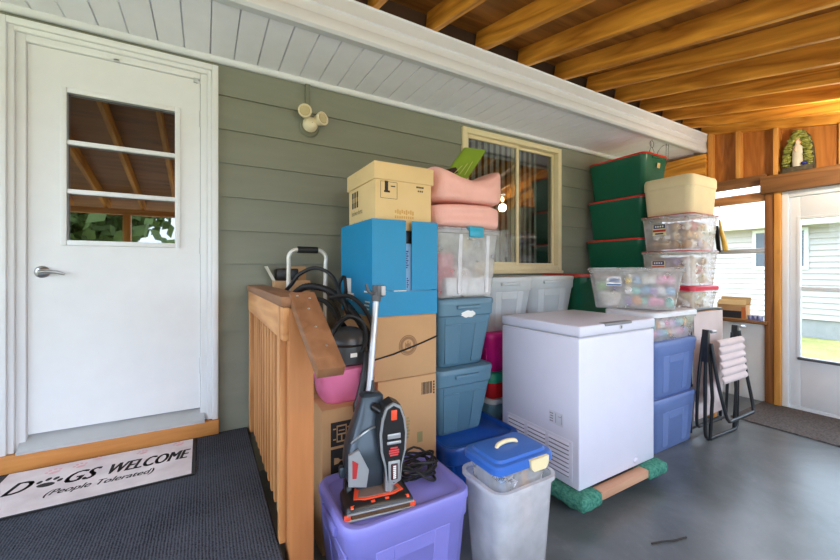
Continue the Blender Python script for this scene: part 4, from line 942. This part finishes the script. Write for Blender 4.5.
# coiled cord behind, lying on the tote lid
m = MB(); P = []
for i in range(150):
    a = i*.31; r = .085+.018*math.sin(i*.83); P.append((.235+r*math.cos(a)*1.05, .095+r*.72*math.sin(a), .012+.0005*i+.009*math.sin(i*1.3)))
m.tube(P, .0055, 6); m.tube(smooth_path([(.10, .08, .07), (.17, .05, .075), (.24, .0, .03), (.29, .01, .008), (.30, .07, .01)], 6), .0055, 6)
m.b.transform(Matrix.Rotation(.16, 4, 'Z')); m.build('power_cord', RUBBER, t)

# ------------------------------------------------ wand leaning on the cartons
t = thing('vacuum_wand', 'silver vacuum wand leaning upright before the blue carton', 'vacuum wand', (.63, 1.63, .407))
b0, b1 = Vector((.64, 1.635, .415)), Vector((.752, 1.745, 1.215))
m = MB(); m.tube([b0, b0+(b1-b0)*.5, b1], .0155, 14); on(t, m, 'tube', mat('silver_tube', (200, 202, 206), .35, .5))
m = MB(); m.tube([b0-(b1-b0)*.008, b0+(b1-b0)*.05], .021, 14); on(t, m, 'foot_collar', BLACKP)
m = MB(); m.tube([b1-(b1-b0)*.03, b1+(b1-b0)*.07], .024, 14); m.box(.752-.005, .752+.038, 1.72, 1.745, 1.215, 1.275, .006); on(t, m, 'clamp', mat('clamp_grey', (84, 86, 88), .4))
m = MB(); m.tube(smooth_path([(.745, 1.735, 1.235), (.715, 1.73, 1.235), (.700, 1.728, 1.25), (.690, 1.726, 1.28)], 4), .008, 8, rads=None); on(t, m, 'trigger', mat('clamp_grey', (84, 86, 88), .4))
m = MB(); m.box(.768, .79, 1.712, 1.724, 1.222, 1.27, .004); on(t, m, 'pale_plate', mat('clamp_pale', (190, 190, 190), .4))

# ------------------------------------------------ pink tub, canister vacuum and hoses behind the railing
t = thing('pink_tub', 'pink plastic tub on the cardboard box with fragile marks', 'tub', (.635, 1.905, .687))
m = MB(); PT = mat('pink_plastic', (224, 120, 160), .4, var=.03)
m.loft([rr(.225, .19, .05, .0), rr(.25, .21, .07, .012), rr(.275, .235, .075, .05), rr(.285, .245, .075, .10), rr(.29, .25, .075, .155)]); m.build('body', PT, t)
m = MB(); m.loft([rr(.294, .254, .075, .1555), rr(.298, .258, .075, .16), rr(.296, .256, .075, .168), rr(.26, .22, .06, .172)]); m.build('lid', PT, t)
m = MB()
for i in range(5): m.box(.045, .118, -.128, -.12, .03+i*.025, .042+i*.025, .002)
m.build('vent_slots', BLACKP, t, label='dark slots')
t = thing('canister_vacuum', 'dark canister vacuum wrapped in black hose on the pink tub', 'vacuum cleaner', (.66, 1.90, .861))
DG = mat('charcoal_plastic', (58, 60, 62), .35, var=.05)
m = MB(); m.loft([ell(.085, .085, 0), ell(.10, .10, .012), ell(.104, .104, .09), ell(.098, .098, .13), ell(.08, .08, .165), ell(.045, .045, .185), ell(.01, .01, .19)]); m.build('body', DG, t)
m = MB(); m.tube([(.106*math.cos(k*PI/14), .106*math.sin(k*PI/14), .105) for k in range(28)], .006, 6, True); m.build('seam_band', BLACKP, t)
decal(t, .035, .02, PAPER, (-.01, -.108, .06), 0, 'paper_label')
m = MB(); m.tube(smooth_path([(-.085, 0, .12), (-.075, -.01, .19), (0, -.02, .245), (.075, -.01, .19), (.085, 0, .12)], 6), .013, 10); m.build('carry_handle', BLACKP, t)
def hose(P, r, n=8, ribs=False):
    m = MB(); Q = smooth_path(P, 14 if ribs else 8); m.tube(Q, r, n, rads=[r*(1+.12*(i % 2)) for i in range(len(Q))] if ribs else None); on(t, m, 'hose', RUBBER)
hose([(.42, 2.40, 1.21), at(291, 285, 2.3), at(300, 274, 2.25), at(316, 268, 2.2), at(332, 276, 2.12), at(341, 297, 2.0), (.69, 1.99, 1.10)], .011)
hose([(.45, 2.36, 1.18), at(305, 287, 2.25), at(325, 289, 2.18), at(342, 300, 2.05), at(357, 318, 1.93), at(369, 338, 1.84), at(371, 352, 1.79), at(366, 366, 1.76)], .019, 10, True)
hose([(.47, 2.33, 1.16), at(322, 300, 2.1), at(338, 318, 2.0), (.70, 2.02, 1.0)], .014)
hose([at(330, 298, 2.02), at(348, 296, 1.95), at(362, 306, 1.9), at(372, 325, 1.84), at(369, 346, 1.79)], .012)
hose([at(338, 322, 1.80), at(349, 316, 1.78), at(362, 322, 1.77), at(366, 338, 1.77), at(362, 352, 1.77)], .010)
hose([at(326, 292, 2.1), at(336, 306, 2.04), at(340, 322, 1.97), (.58, 1.98, 1.0)], .005, 6)
m = MB(); P = [at(367, 352, 1.765), at(366, 366, 1.745), at(365.5, 378, 1.735), at(363, 384, 1.73), at(360, 398, 1.72), at(358.5, 404, 1.715), at(357.5, 412, 1.71)]
m.tube(P, .02, 12, rads=[.016, .018, .028, .02, .022, .027, .022]); on(t, m, 'hose_nozzle', BLACKP)
m = MB(); m.tube([at(358, 409, 1.71), at(368, 409, 1.705)], .010, 8); on(t, m, 'nozzle_tip', BLACKP)
# dark bits tucked by the blue carton
m = MB(); m.tube(smooth_path([at(338, 300, 2.3), at(339, 284, 2.3), at(344, 277, 2.28), at(346, 290, 2.26), at(343, 303, 2.24)], 6), .012, 8, rads=None)
o = m.build('coiled_strap', BLACKP); tag(o, 'black strap loop tucked beside the blue carton', 'strap')
# folding luggage cart
t = thing('luggage_cart', 'folding luggage cart with a white loop handle standing against the siding behind the railing', 'hand cart', (.55, 2.50, 0))
hx0, hx1, hy, hz = .452, .687, 2.42, 1.478
m = MB(); P = [(hx0-.01, hy+.1, .05), (hx0, hy+.03, .8), (hx0+.002, hy+.005, hz-.09)]+[(hx0+.055-.055*math.cos(a*PI/12), hy, hz-.055+.055*math.sin(a*PI/12)) for a in range(0, 7)]+[(hx1-.055+.055*math.sin(a*PI/12), hy, hz-.055+.055*math.cos(a*PI/12)) for a in range(0, 7)]+[(hx1-.002, hy+.005, hz-.09), (hx1, hy+.03, .8), (hx1+.01, hy+.1, .05)]
m.tube(P, .013, 12); on(t, m, 'loop_handle', mat('pale_tube', (214, 212, 204), .35, .2))
m = MB(); m.tube([(hx0+.055, hy, hz), (hx1-.055, hy, hz)], .021, 14); on(t, m, 'foam_grip', RUBBER)
m = MB(); m.box(hx0-.02, hx1+.02, 2.33, 2.535, .02, .04, .004); on(t, m, 'toe_plate', BLACKP)
for x in (hx0-.035, hx1+.035):
    m = MB(); m.at(x, 2.47, .06, ry=PI/2).lathe([(.001, -.014), (.05, -.014), (.06, -.006), (.06, .006), (.05, .014), (.001, .014)], 20); on(t, m, 'wheel', RUBBER)
t = thing('opened_carton', 'opened tan carton with black contents behind the luggage cart handle', 'cardboard box', (.46, 2.59, 0))
m = MB(); x0, x1, y0, y1, z1 = .395, .62, 2.56, 2.688, 1.30
m.box(x0, x1, y0, y1, .0, z1-.02, .003); on(t, m, 'body', KRAFT)
m = MB(); m.hexa([(x0+.09, y1-.01, z1-.02), (x1, y1-.01, z1-.02), (x1, y1, z1-.02), (x0+.09, y1, z1-.02), (x0+.09, y1-.005, z1+.075), (x1, y1-.005, z1+.075), (x1, y1, z1+.075), (x0+.09, y1, z1+.075)]); on(t, m, 'back_flap', KRAFT, smooth=False)
m = MB(); m.hexa([(x0, y0, z1-.02), (x0+.004, y0, z1-.02), (x0+.004, y1, z1-.02), (x0, y1, z1-.02), (x0-.05, y0, z1+.075), (x0-.046, y0, z1+.075), (x0-.046, y1, z1+.075), (x0-.05, y1, z1+.075)]); on(t, m, 'side_flap', mat('inner_card', (214, 206, 190), .8), smooth=False)
m = MB(); m.box(x0+.01, x0+.15, y0+.005, y1-.02, z1-.019, z1+.06, .01); tag(m.build('black_case', BLACKP), 'black case sticking out of the opened tan carton', 'case')

# ------------------------------------------------ folding recliner chairs
FAB = mat('blush_mesh_fabric', (206, 190, 188), .8, var=.03, bump=.2, bscale=220)
t = thing('folding_chair', 'folded black framed recliner with ribbed blush fabric standing in front', 'folding chair', (3.66, 1.39, 0))
R_ = .0125
m = MB(); m.tube(smooth_path([(3.385, 1.405, .84), (3.39, 1.41, .45), (3.40, 1.415, .10), (3.43, 1.415, .025), (3.49, 1.413, .013), (3.83, 1.395, .013), (3.885, 1.393, .025), (3.905, 1.392, .10), (3.905, 1.39, .45), (3.90, 1.385, .84)], 8), R_, 10); on(t, m, 'floor_frame', BLACKM)
m = MB(); m.tube(smooth_path([(3.41, 1.38, .78), (3.425, 1.345, .5), (3.445, 1.302, .26), (3.475, 1.292, .195), (3.53, 1.289, .185), (3.86, 1.287, .183), (3.915, 1.29, .195), (3.93, 1.30, .26), (3.92, 1.345, .55), (3.905, 1.38, .84)], 8), R_, 10); on(t, m, 'front_frame', BLACKM)
m = MB(); m.tube(smooth_path([(3.40, 1.43, .82), (3.37, 1.45, .45), (3.375, 1.462, .16), (3.40, 1.462, .11), (3.46, 1.462, .10), (3.80, 1.455, .10), (3.85, 1.455, .11), (3.865, 1.455, .16), (3.86, 1.44, .45), (3.885, 1.42, .82)], 8), R_*.9, 10); on(t, m, 'rear_frame', BLACKM)
for x in (3.425, 3.845):
    m = MB(); m.tube([(x, 1.40, .74), (x+.02, 1.385, .35), (x+.02, 1.40, .014)], R_, 10); on(t, m, 'leg', BLACKM)
for x, z in ((3.385, .885), (3.90, .885)):
    m = MB(); m.prism([(x-.010, z), (x+.010, z), (x+.020, z-.05), (x+.016, z-.12), (x+.012, z-.25), (x-.022, z-.25), (x-.02, z-.06)], 1.385, 1.425); on(t, m, 'hinge_bracket', BLACKP)
    m = MB(); m.tube([(x+.0, 1.37, z-.012), (x+.045, 1.36, z-.012)], .013, 10); o = on(t, m, 'lock_knob', STEEL)
def fabric(pts, x0, x1, y, name='fabric_sling', amp=.0, nx=6):
    m = MB(); rings = []
    for side in (0, 1):
        pass
    F_ = [[(x0+(x1-x0)*i/nx, p[0], p[1]) for i in range(nx+1)] for p in pts]
    B_ = [[(x, yy+.006, z) for (x, yy, z) in r] for r in F_]
    m.loft(F_, False, False, False); m.loft(B_, False, False, False)
    return m.build(name, FAB)
pts = []
for i in range(57):
    v = i/56; z = .80-.34*v; pts.append((1.335-.03*v+.018*abs(math.sin(v*PI*6))*-1+.02, z))
o = fabric(pts, 3.455, 3.885, 0, 'seat_fabric'); o.data.transform(Matrix.Translation(-t.location)); o.parent = t; o['label'] = 'ribbed blush fabric'
pts = [(1.425+.004*math.sin(i), .78-.50*i/12) for i in range(13)]
o = fabric(pts, 3.405, 3.66, 0, 'back_fabric'); o.data.transform(Matrix.Translation(-t.location)); o.parent = t
t = thing('folding_chair', 'second folded recliner with a flat blush panel standing behind the first beside the totes', 'folding chair', (3.70, 1.535, 0))
m = MB(); m.tube(smooth_path([(3.44, 1.535, .02), (3.435, 1.535, .5), (3.44, 1.535, .95), (3.47, 1.535, 1.01), (3.93, 1.535, 1.01), (3.97, 1.535, .95), (3.965, 1.535, .5), (3.965, 1.535, .02)], 6), R_, 10); on(t, m, 'frame', BLACKM)
o = fabric([(1.515, 1.0), (1.513, .85), (1.514, .6), (1.515, .12)], 3.45, 3.955, 0, 'back_fabric'); o.data.transform(Matrix.Translation(-t.location)); o.parent = t
for z in (.05, .40):
    m = MB(); m.tube([(3.44, 1.537, z), (3.965, 1.537, z)], R_*.8, 8); on(t, m, 'crossbar', BLACKM)

# ------------------------------------------------ security light on the siding
t = thing('security_light', 'cream twin floodlight mounted on the green siding beside the door', 'light', (.645, 2.705, 2.33))
LC = mat('ivory_enamel', (226, 214, 182), .35, var=.03)
m = MB(); m.at(.645, 2.704, 2.365, rx=PI/2).lathe([(.001, 0), (.068, 0), (.07, .01), (.06, .02), (.001, .02)], 26); on(t, m, 'back_plate', mat('painted_plate', (112, 114, 96), .5))
m = MB(); m.at(.645, 2.685, 2.372, rx=PI/2-.25).lathe([(.001, 0), (.05, 0), (.052, .02), (.045, .045), (.03, .06), (.001, .064)], 24); bdy = on(t, m, 'body', LC)
m = MB(); m.at(.648, 2.63, 2.365); m.sphere((0, -.005, .01), .0045, u=8, v=6); on(t, m, 'screw', INK)
for (hx, hz, dx, dz) in ((.60, 2.435, -.25, .02), (.70, 2.405, .42, .06)):
    d = Vector((dx, -.85, dz)).normalized(); q = d.to_track_quat('Z', 'Y').to_matrix().to_4x4()
    m = MB(); m.lathe([(.001, -.05), (.02, -.05), (.032, -.03), (.04, 0), (.046, .025), (.046, .036), (.039, .036), (.036, .03), (.001, .03)], 24)
    m.b.transform(Matrix.Translation((hx, 2.62, hz)) @ q); h_ = on(t, m, 'lamp_head', LC)
    m = MB(); m.lathe([(.001, .0305), (.034, .0305), (.03, .036), (.001, .038)], 20); m.b.transform(Matrix.Translation(-t.location) @ Matrix.Translation((hx, 2.62, hz)) @ q); m.build('lens', mat('lens_tan', (196, 180, 138), .25), h_)
    m = MB(); m.tube([(hx-dx*.06, 2.655, hz-.02), (.645, 2.67, 2.385)], .014, 10); on(t, m, 'arm', LC)
m = MB(); m.box(.618, .652, 2.69, 2.706, 2.43, 2.70, .003); on(t, m, 'conduit', mat('painted_plate', (112, 114, 96), .5))

# ------------------------------------------------ right wall odds and ends
t = thing('grotto_figurine', 'small pale robed figurine in a leafy rock arch on the beam above the storm door', 'figurine', (4.92, 1.285, 2.2885))
ROCK = mat('dark_rock', (54, 50, 40), .8, c2=(92, 84, 60), scale=30, bump=.6, bscale=60)
m = MB(); R = []
P = [(-.115, 0), (-.112, .1), (-.10, .24), (-.075, .34), (-.035, .40), (.01, .415), (.05, .39), (.085, .31), (.105, .2), (.115, .08), (.115, 0)]
m.prism([(p[0], p[1]) for p in P], .03, .05, 'yz'); m.b.transform(Matrix.Identity(4)); m.build('arch_back', ROCK, t)
m = MB(); m.loft([rr(.11, .23, .03, 0), rr(.10, .225, .03, .03), rr(.085, .21, .03, .05)]); m.build('rock_base', ROCK, t)
m = MB(); rg = random.Random(5)
for i in range(46):
    a = PI*(.02+.96*i/45); rad = 1+.08*rg.uniform(-1, 1)
    y = .088*math.cos(a)*rad; z = .06+.31*math.sin(a)*rad
    for q in range(2):
        m.sphere((.0+.02*rg.uniform(-1, 1), y*(1-.22*q), z-.02*q), .017+.006*rg.random(), (1, 1.3, .6), 7, 5)
m.build('leaf_border', mat('olive_leaf', (74, 84, 30), .6, c2=(168, 168, 78), scale=40), t)
m = MB(); m.loft([ell(.028, .036, .05, 16), ell(.03, .04, .10, 16), ell(.027, .037, .18, 16), ell(.022, .036, .235, 16), ell(.012, .016, .262, 16), ell(.012, .013, .275, 16)]); m.b.transform(Matrix.Translation((-.01, 0, 0))); fg = m.build('robed_figure', mat('pale_robe', (190, 186, 168), .6), t)
m = MB(); m.sphere((-.012, 0, .293), .021, (1, .85, 1.1)); m.build('head', mat('figure_skin', (222, 180, 150), .6), fg)
m = MB(); m.loft([ell(.006, .02, .255, 12), ell(.014, .026, .29, 12), ell(.012, .02, .318, 12), ell(.003, .006, .327, 12)]); m.b.transform(Matrix.Translation((.002, 0, 0))); m.build('veil', mat('veil_peach', (212, 166, 118), .6), fg)
m = MB(); m.tube([(-.036, .0, .19), (-.042, .006, .21), (-.038, .0, .235)], .008, 7); m.build('joined_hands', mat('figure_skin', (222, 180, 150), .6), fg)
m = MB(); m.sphere((-.04, -.055, .07), .02, (1, 1.2, .8)); m.build('blue_ornament', mat('cobalt', (40, 50, 130), .4), t)

t = thing('cardboard_box', 'small cardboard box with a dark label and raised flaps on the gable window sill', 'cardboard box', (4.93, 1.79, .8325))
m = MB(); m.box(-.06, .06, -.125, .125, 0, .15, .003); m.build('body', KRAFT, t)
m = MB(); m.box(-.062, -.0605, -.115, .123, .01, .085); m.build('dark_label', mat('label_dark', (42, 44, 52), .5), t, smooth=False)
m = MB(); m.box(-.0625, -.0605, -.1245, -.09, .01, .13); m.build('orange_label', mat('label_orange', (206, 116, 60), .6), t, smooth=False)
m = MB(); m.hexa([(-.06, -.125, .15), (-.055, -.125, .15), (-.055, .125, .15), (-.06, .125, .15), (-.03, -.12, .20), (-.025, -.12, .20), (-.025, .12, .20), (-.03, .12, .20)]); m.hexa([(.055, -.125, .15), (.06, -.125, .15), (.06, .125, .15), (.055, .125, .15), (.03, -.14, .23), (.035, -.14, .23), (.035, .12, .23), (.03, .12, .23)]); m.build('flap', KRAFT2, t, smooth=False)
for i, y in enumerate((1.635, 1.59, 1.55)):
    m = MB(); m.loft([ell(.019, .019, 0, 14), ell(.021, .021, .006, 14), ell(.021, .021, .045, 14), ell(.018, .018, .05, 14)]); o = m.build('small_can', mat('can_blue', (74, 92, 168), .4, c2=(200, 206, 226), scale=35)); o.location = (4.90-.01*i, y, .8325)
    o['label'] = ('small blue can next to the box on the gable sill', 'middle small blue can on the gable sill', 'small blue can nearest the gable post on the sill')[i]; o['category'] = 'can'; o['group'] = 'blue cans on the sill'
t = thing('scrub_brush', 'yellow and black handled brush hanging in the gable window beside the bins', 'brush', (4.935, 1.89, 1.52))
m = MB(); m.tube([(4.93, 1.915, 1.90), (4.93, 1.90, 1.78), (4.93, 1.875, 1.66), (4.93, 1.86, 1.56)], .02, 10, rads=[.008, .018, .024, .026]); on(t, m, 'handle', mat('yellow_handle', (206, 164, 62), .5))
m = MB(); m.hexa([(4.90, 1.895, 1.54), (4.925, 1.895, 1.54), (4.925, 1.935, 1.58), (4.90, 1.935, 1.58), (4.90, 1.92, 1.84), (4.925, 1.92, 1.84), (4.925, 1.96, 1.84), (4.90, 1.96, 1.84)], .005); on(t, m, 'bristle_block', BLACKP)
m = MB(); m.tube([(4.93, 1.915, 1.89), (4.935, 1.92, 2.02), (4.948, 1.92, 2.075)], .004, 6); on(t, m, 'hanging_loop', STEEL)
# thin wire hangers on the soffit
WIRE = mat('grey_wire', (120, 122, 128), .4, .6)
m = MB(); P = [(3.97, 2.12, 2.703), (3.965, 2.12, 2.675)]+[(3.965+.035*math.sin(a*PI/6), 2.12, 2.64+.035*math.cos(a*PI/6)) for a in range(0, 12)]+[(3.95, 2.12, 2.605), (3.925, 2.12, 2.565), (3.945, 2.12, 2.48), (3.985, 2.12, 2.48), (4.005, 2.12, 2.565), (3.975, 2.12, 2.605)]
m.tube(P, .003, 5); tag(m.build('wire_hanger', WIRE), 'thin figure-eight wire hanger hooked under the soffit above the green totes', 'hanger')
m = MB(); m.tube([(4.24, 2.12, 2.703), (4.23, 2.12, 2.45)], .003, 5); m.tube([(4.28, 2.12, 2.703), (4.27, 2.12, 2.45)], .003, 5); m.tube(smooth_path([(4.28, 2.12, 2.68), (4.18, 2.12, 2.66), (4.08, 2.12, 2.58), (4.06, 2.12, 2.52)], 5), .003, 5)
tag(m.build('wire_bracket', WIRE), 'thin wire bracket hanging under the soffit end near the gable', 'bracket')
# runner mat by the storm door and a twig on the floor
m = MB(); m.box(4.19, 4.94, -.3, 1.545, .001, .011, .003); o = m.build('runner_mat', mat('runner_pile', (84, 80, 80), 1, c2=(122, 116, 114), scale=70, bump=.8, bscale=180, spec=.05)); tag(o, 'dark grey runner mat on the concrete along the storm door', 'mat')
m = MB(); P = [(1.905, 1.02, .004), (1.96, 1.0, .006), (2.02, .975, .005), (2.1, .955, .005)]; m.tube(P, .004, 6); tag(m.build('twig', mat('twig_dark', (50, 46, 44), .8)), 'thin dark twig lying on the concrete floor in front of the freezer', 'twig')
# ================================================================== LIGHT
w = bpy.data.worlds.new('sky'); SC.world = w; w.use_nodes = True
nt = w.node_tree; nt.nodes.clear()
wo = nt.nodes.new('ShaderNodeOutputWorld'); bg = nt.nodes.new('ShaderNodeBackground'); bg.inputs[0].default_value = (.68, .82, 1.0, 1); bg.inputs[1].default_value = 4.6
nt.links.new(bg.outputs[0], wo.inputs[0])
sun = bpy.data.lights.new('sun', 'SUN'); so = bpy.data.objects.new('sun', sun); COL.objects.link(so)
sun.energy = 7; sun.angle = .02; sun.color = (1, .95, .86)
so.rotation_euler = (math.radians(30), 0, math.radians(-18))   # high sun in front of the porch
def bulb(x, y, lab, power):
    z = zr(y)
    t = thing('ceiling_bulb', lab, 'light', (x, y, z))
    m = MB(); m.lathe([(.001, 0), (.055, 0), (.055, -.02), (.03, -.035), (.022, -.06), (.001, -.06)], 18); m.build('socket', WHITE2, t)
    m = MB(); m.lathe([(.001, -.058), (.014, -.06), (.018, -.075), (.03, -.10), (.03, -.115), (.02, -.135), (.001, -.14)], 18)
    m.build('bulb', mat('lit_bulb', (255, 236, 200), .3, emit=((255, 225, 175), 18)), t)
    l = bpy.data.lights.new('bulb_light', 'POINT'); l.energy = power; l.color = (1, .88, .72); l.shadow_soft_size = .06
    lo = bpy.data.objects.new('bulb_light', l); COL.objects.link(lo); lo.location = (x, y, z-.24)
bulb(4.28, .78, 'bare lit bulb under the rafters mirrored as a bright spot in the sliding window', 22)
bulb(.67, -.35, 'unseen fill bulb added under the rafters behind the camera near the landing', 24)  # invented second bulb, out of view, added as fill light
SC.view_settings.view_transform = 'Standard'; SC.view_settings.look = 'None'; SC.view_settings.gamma = 1
SC.view_settings.use_curve_mapping = False; SC.view_settings.exposure = 0.42
SC.cycles.use_denoising = True; SC.cycles.max_bounces = 10; SC.cycles.diffuse_bounces = 6; SC.cycles.transparent_max_bounces = 24
SC.cycles.sample_clamp_indirect = 6
SC.cycles.use_adaptive_sampling = False
try:
    SC.cycles.denoising_prefilter = 'ACCURATE'; SC.cycles.denoising_input_passes = 'RGB_ALBEDO_NORMAL'
except Exception:
    pass
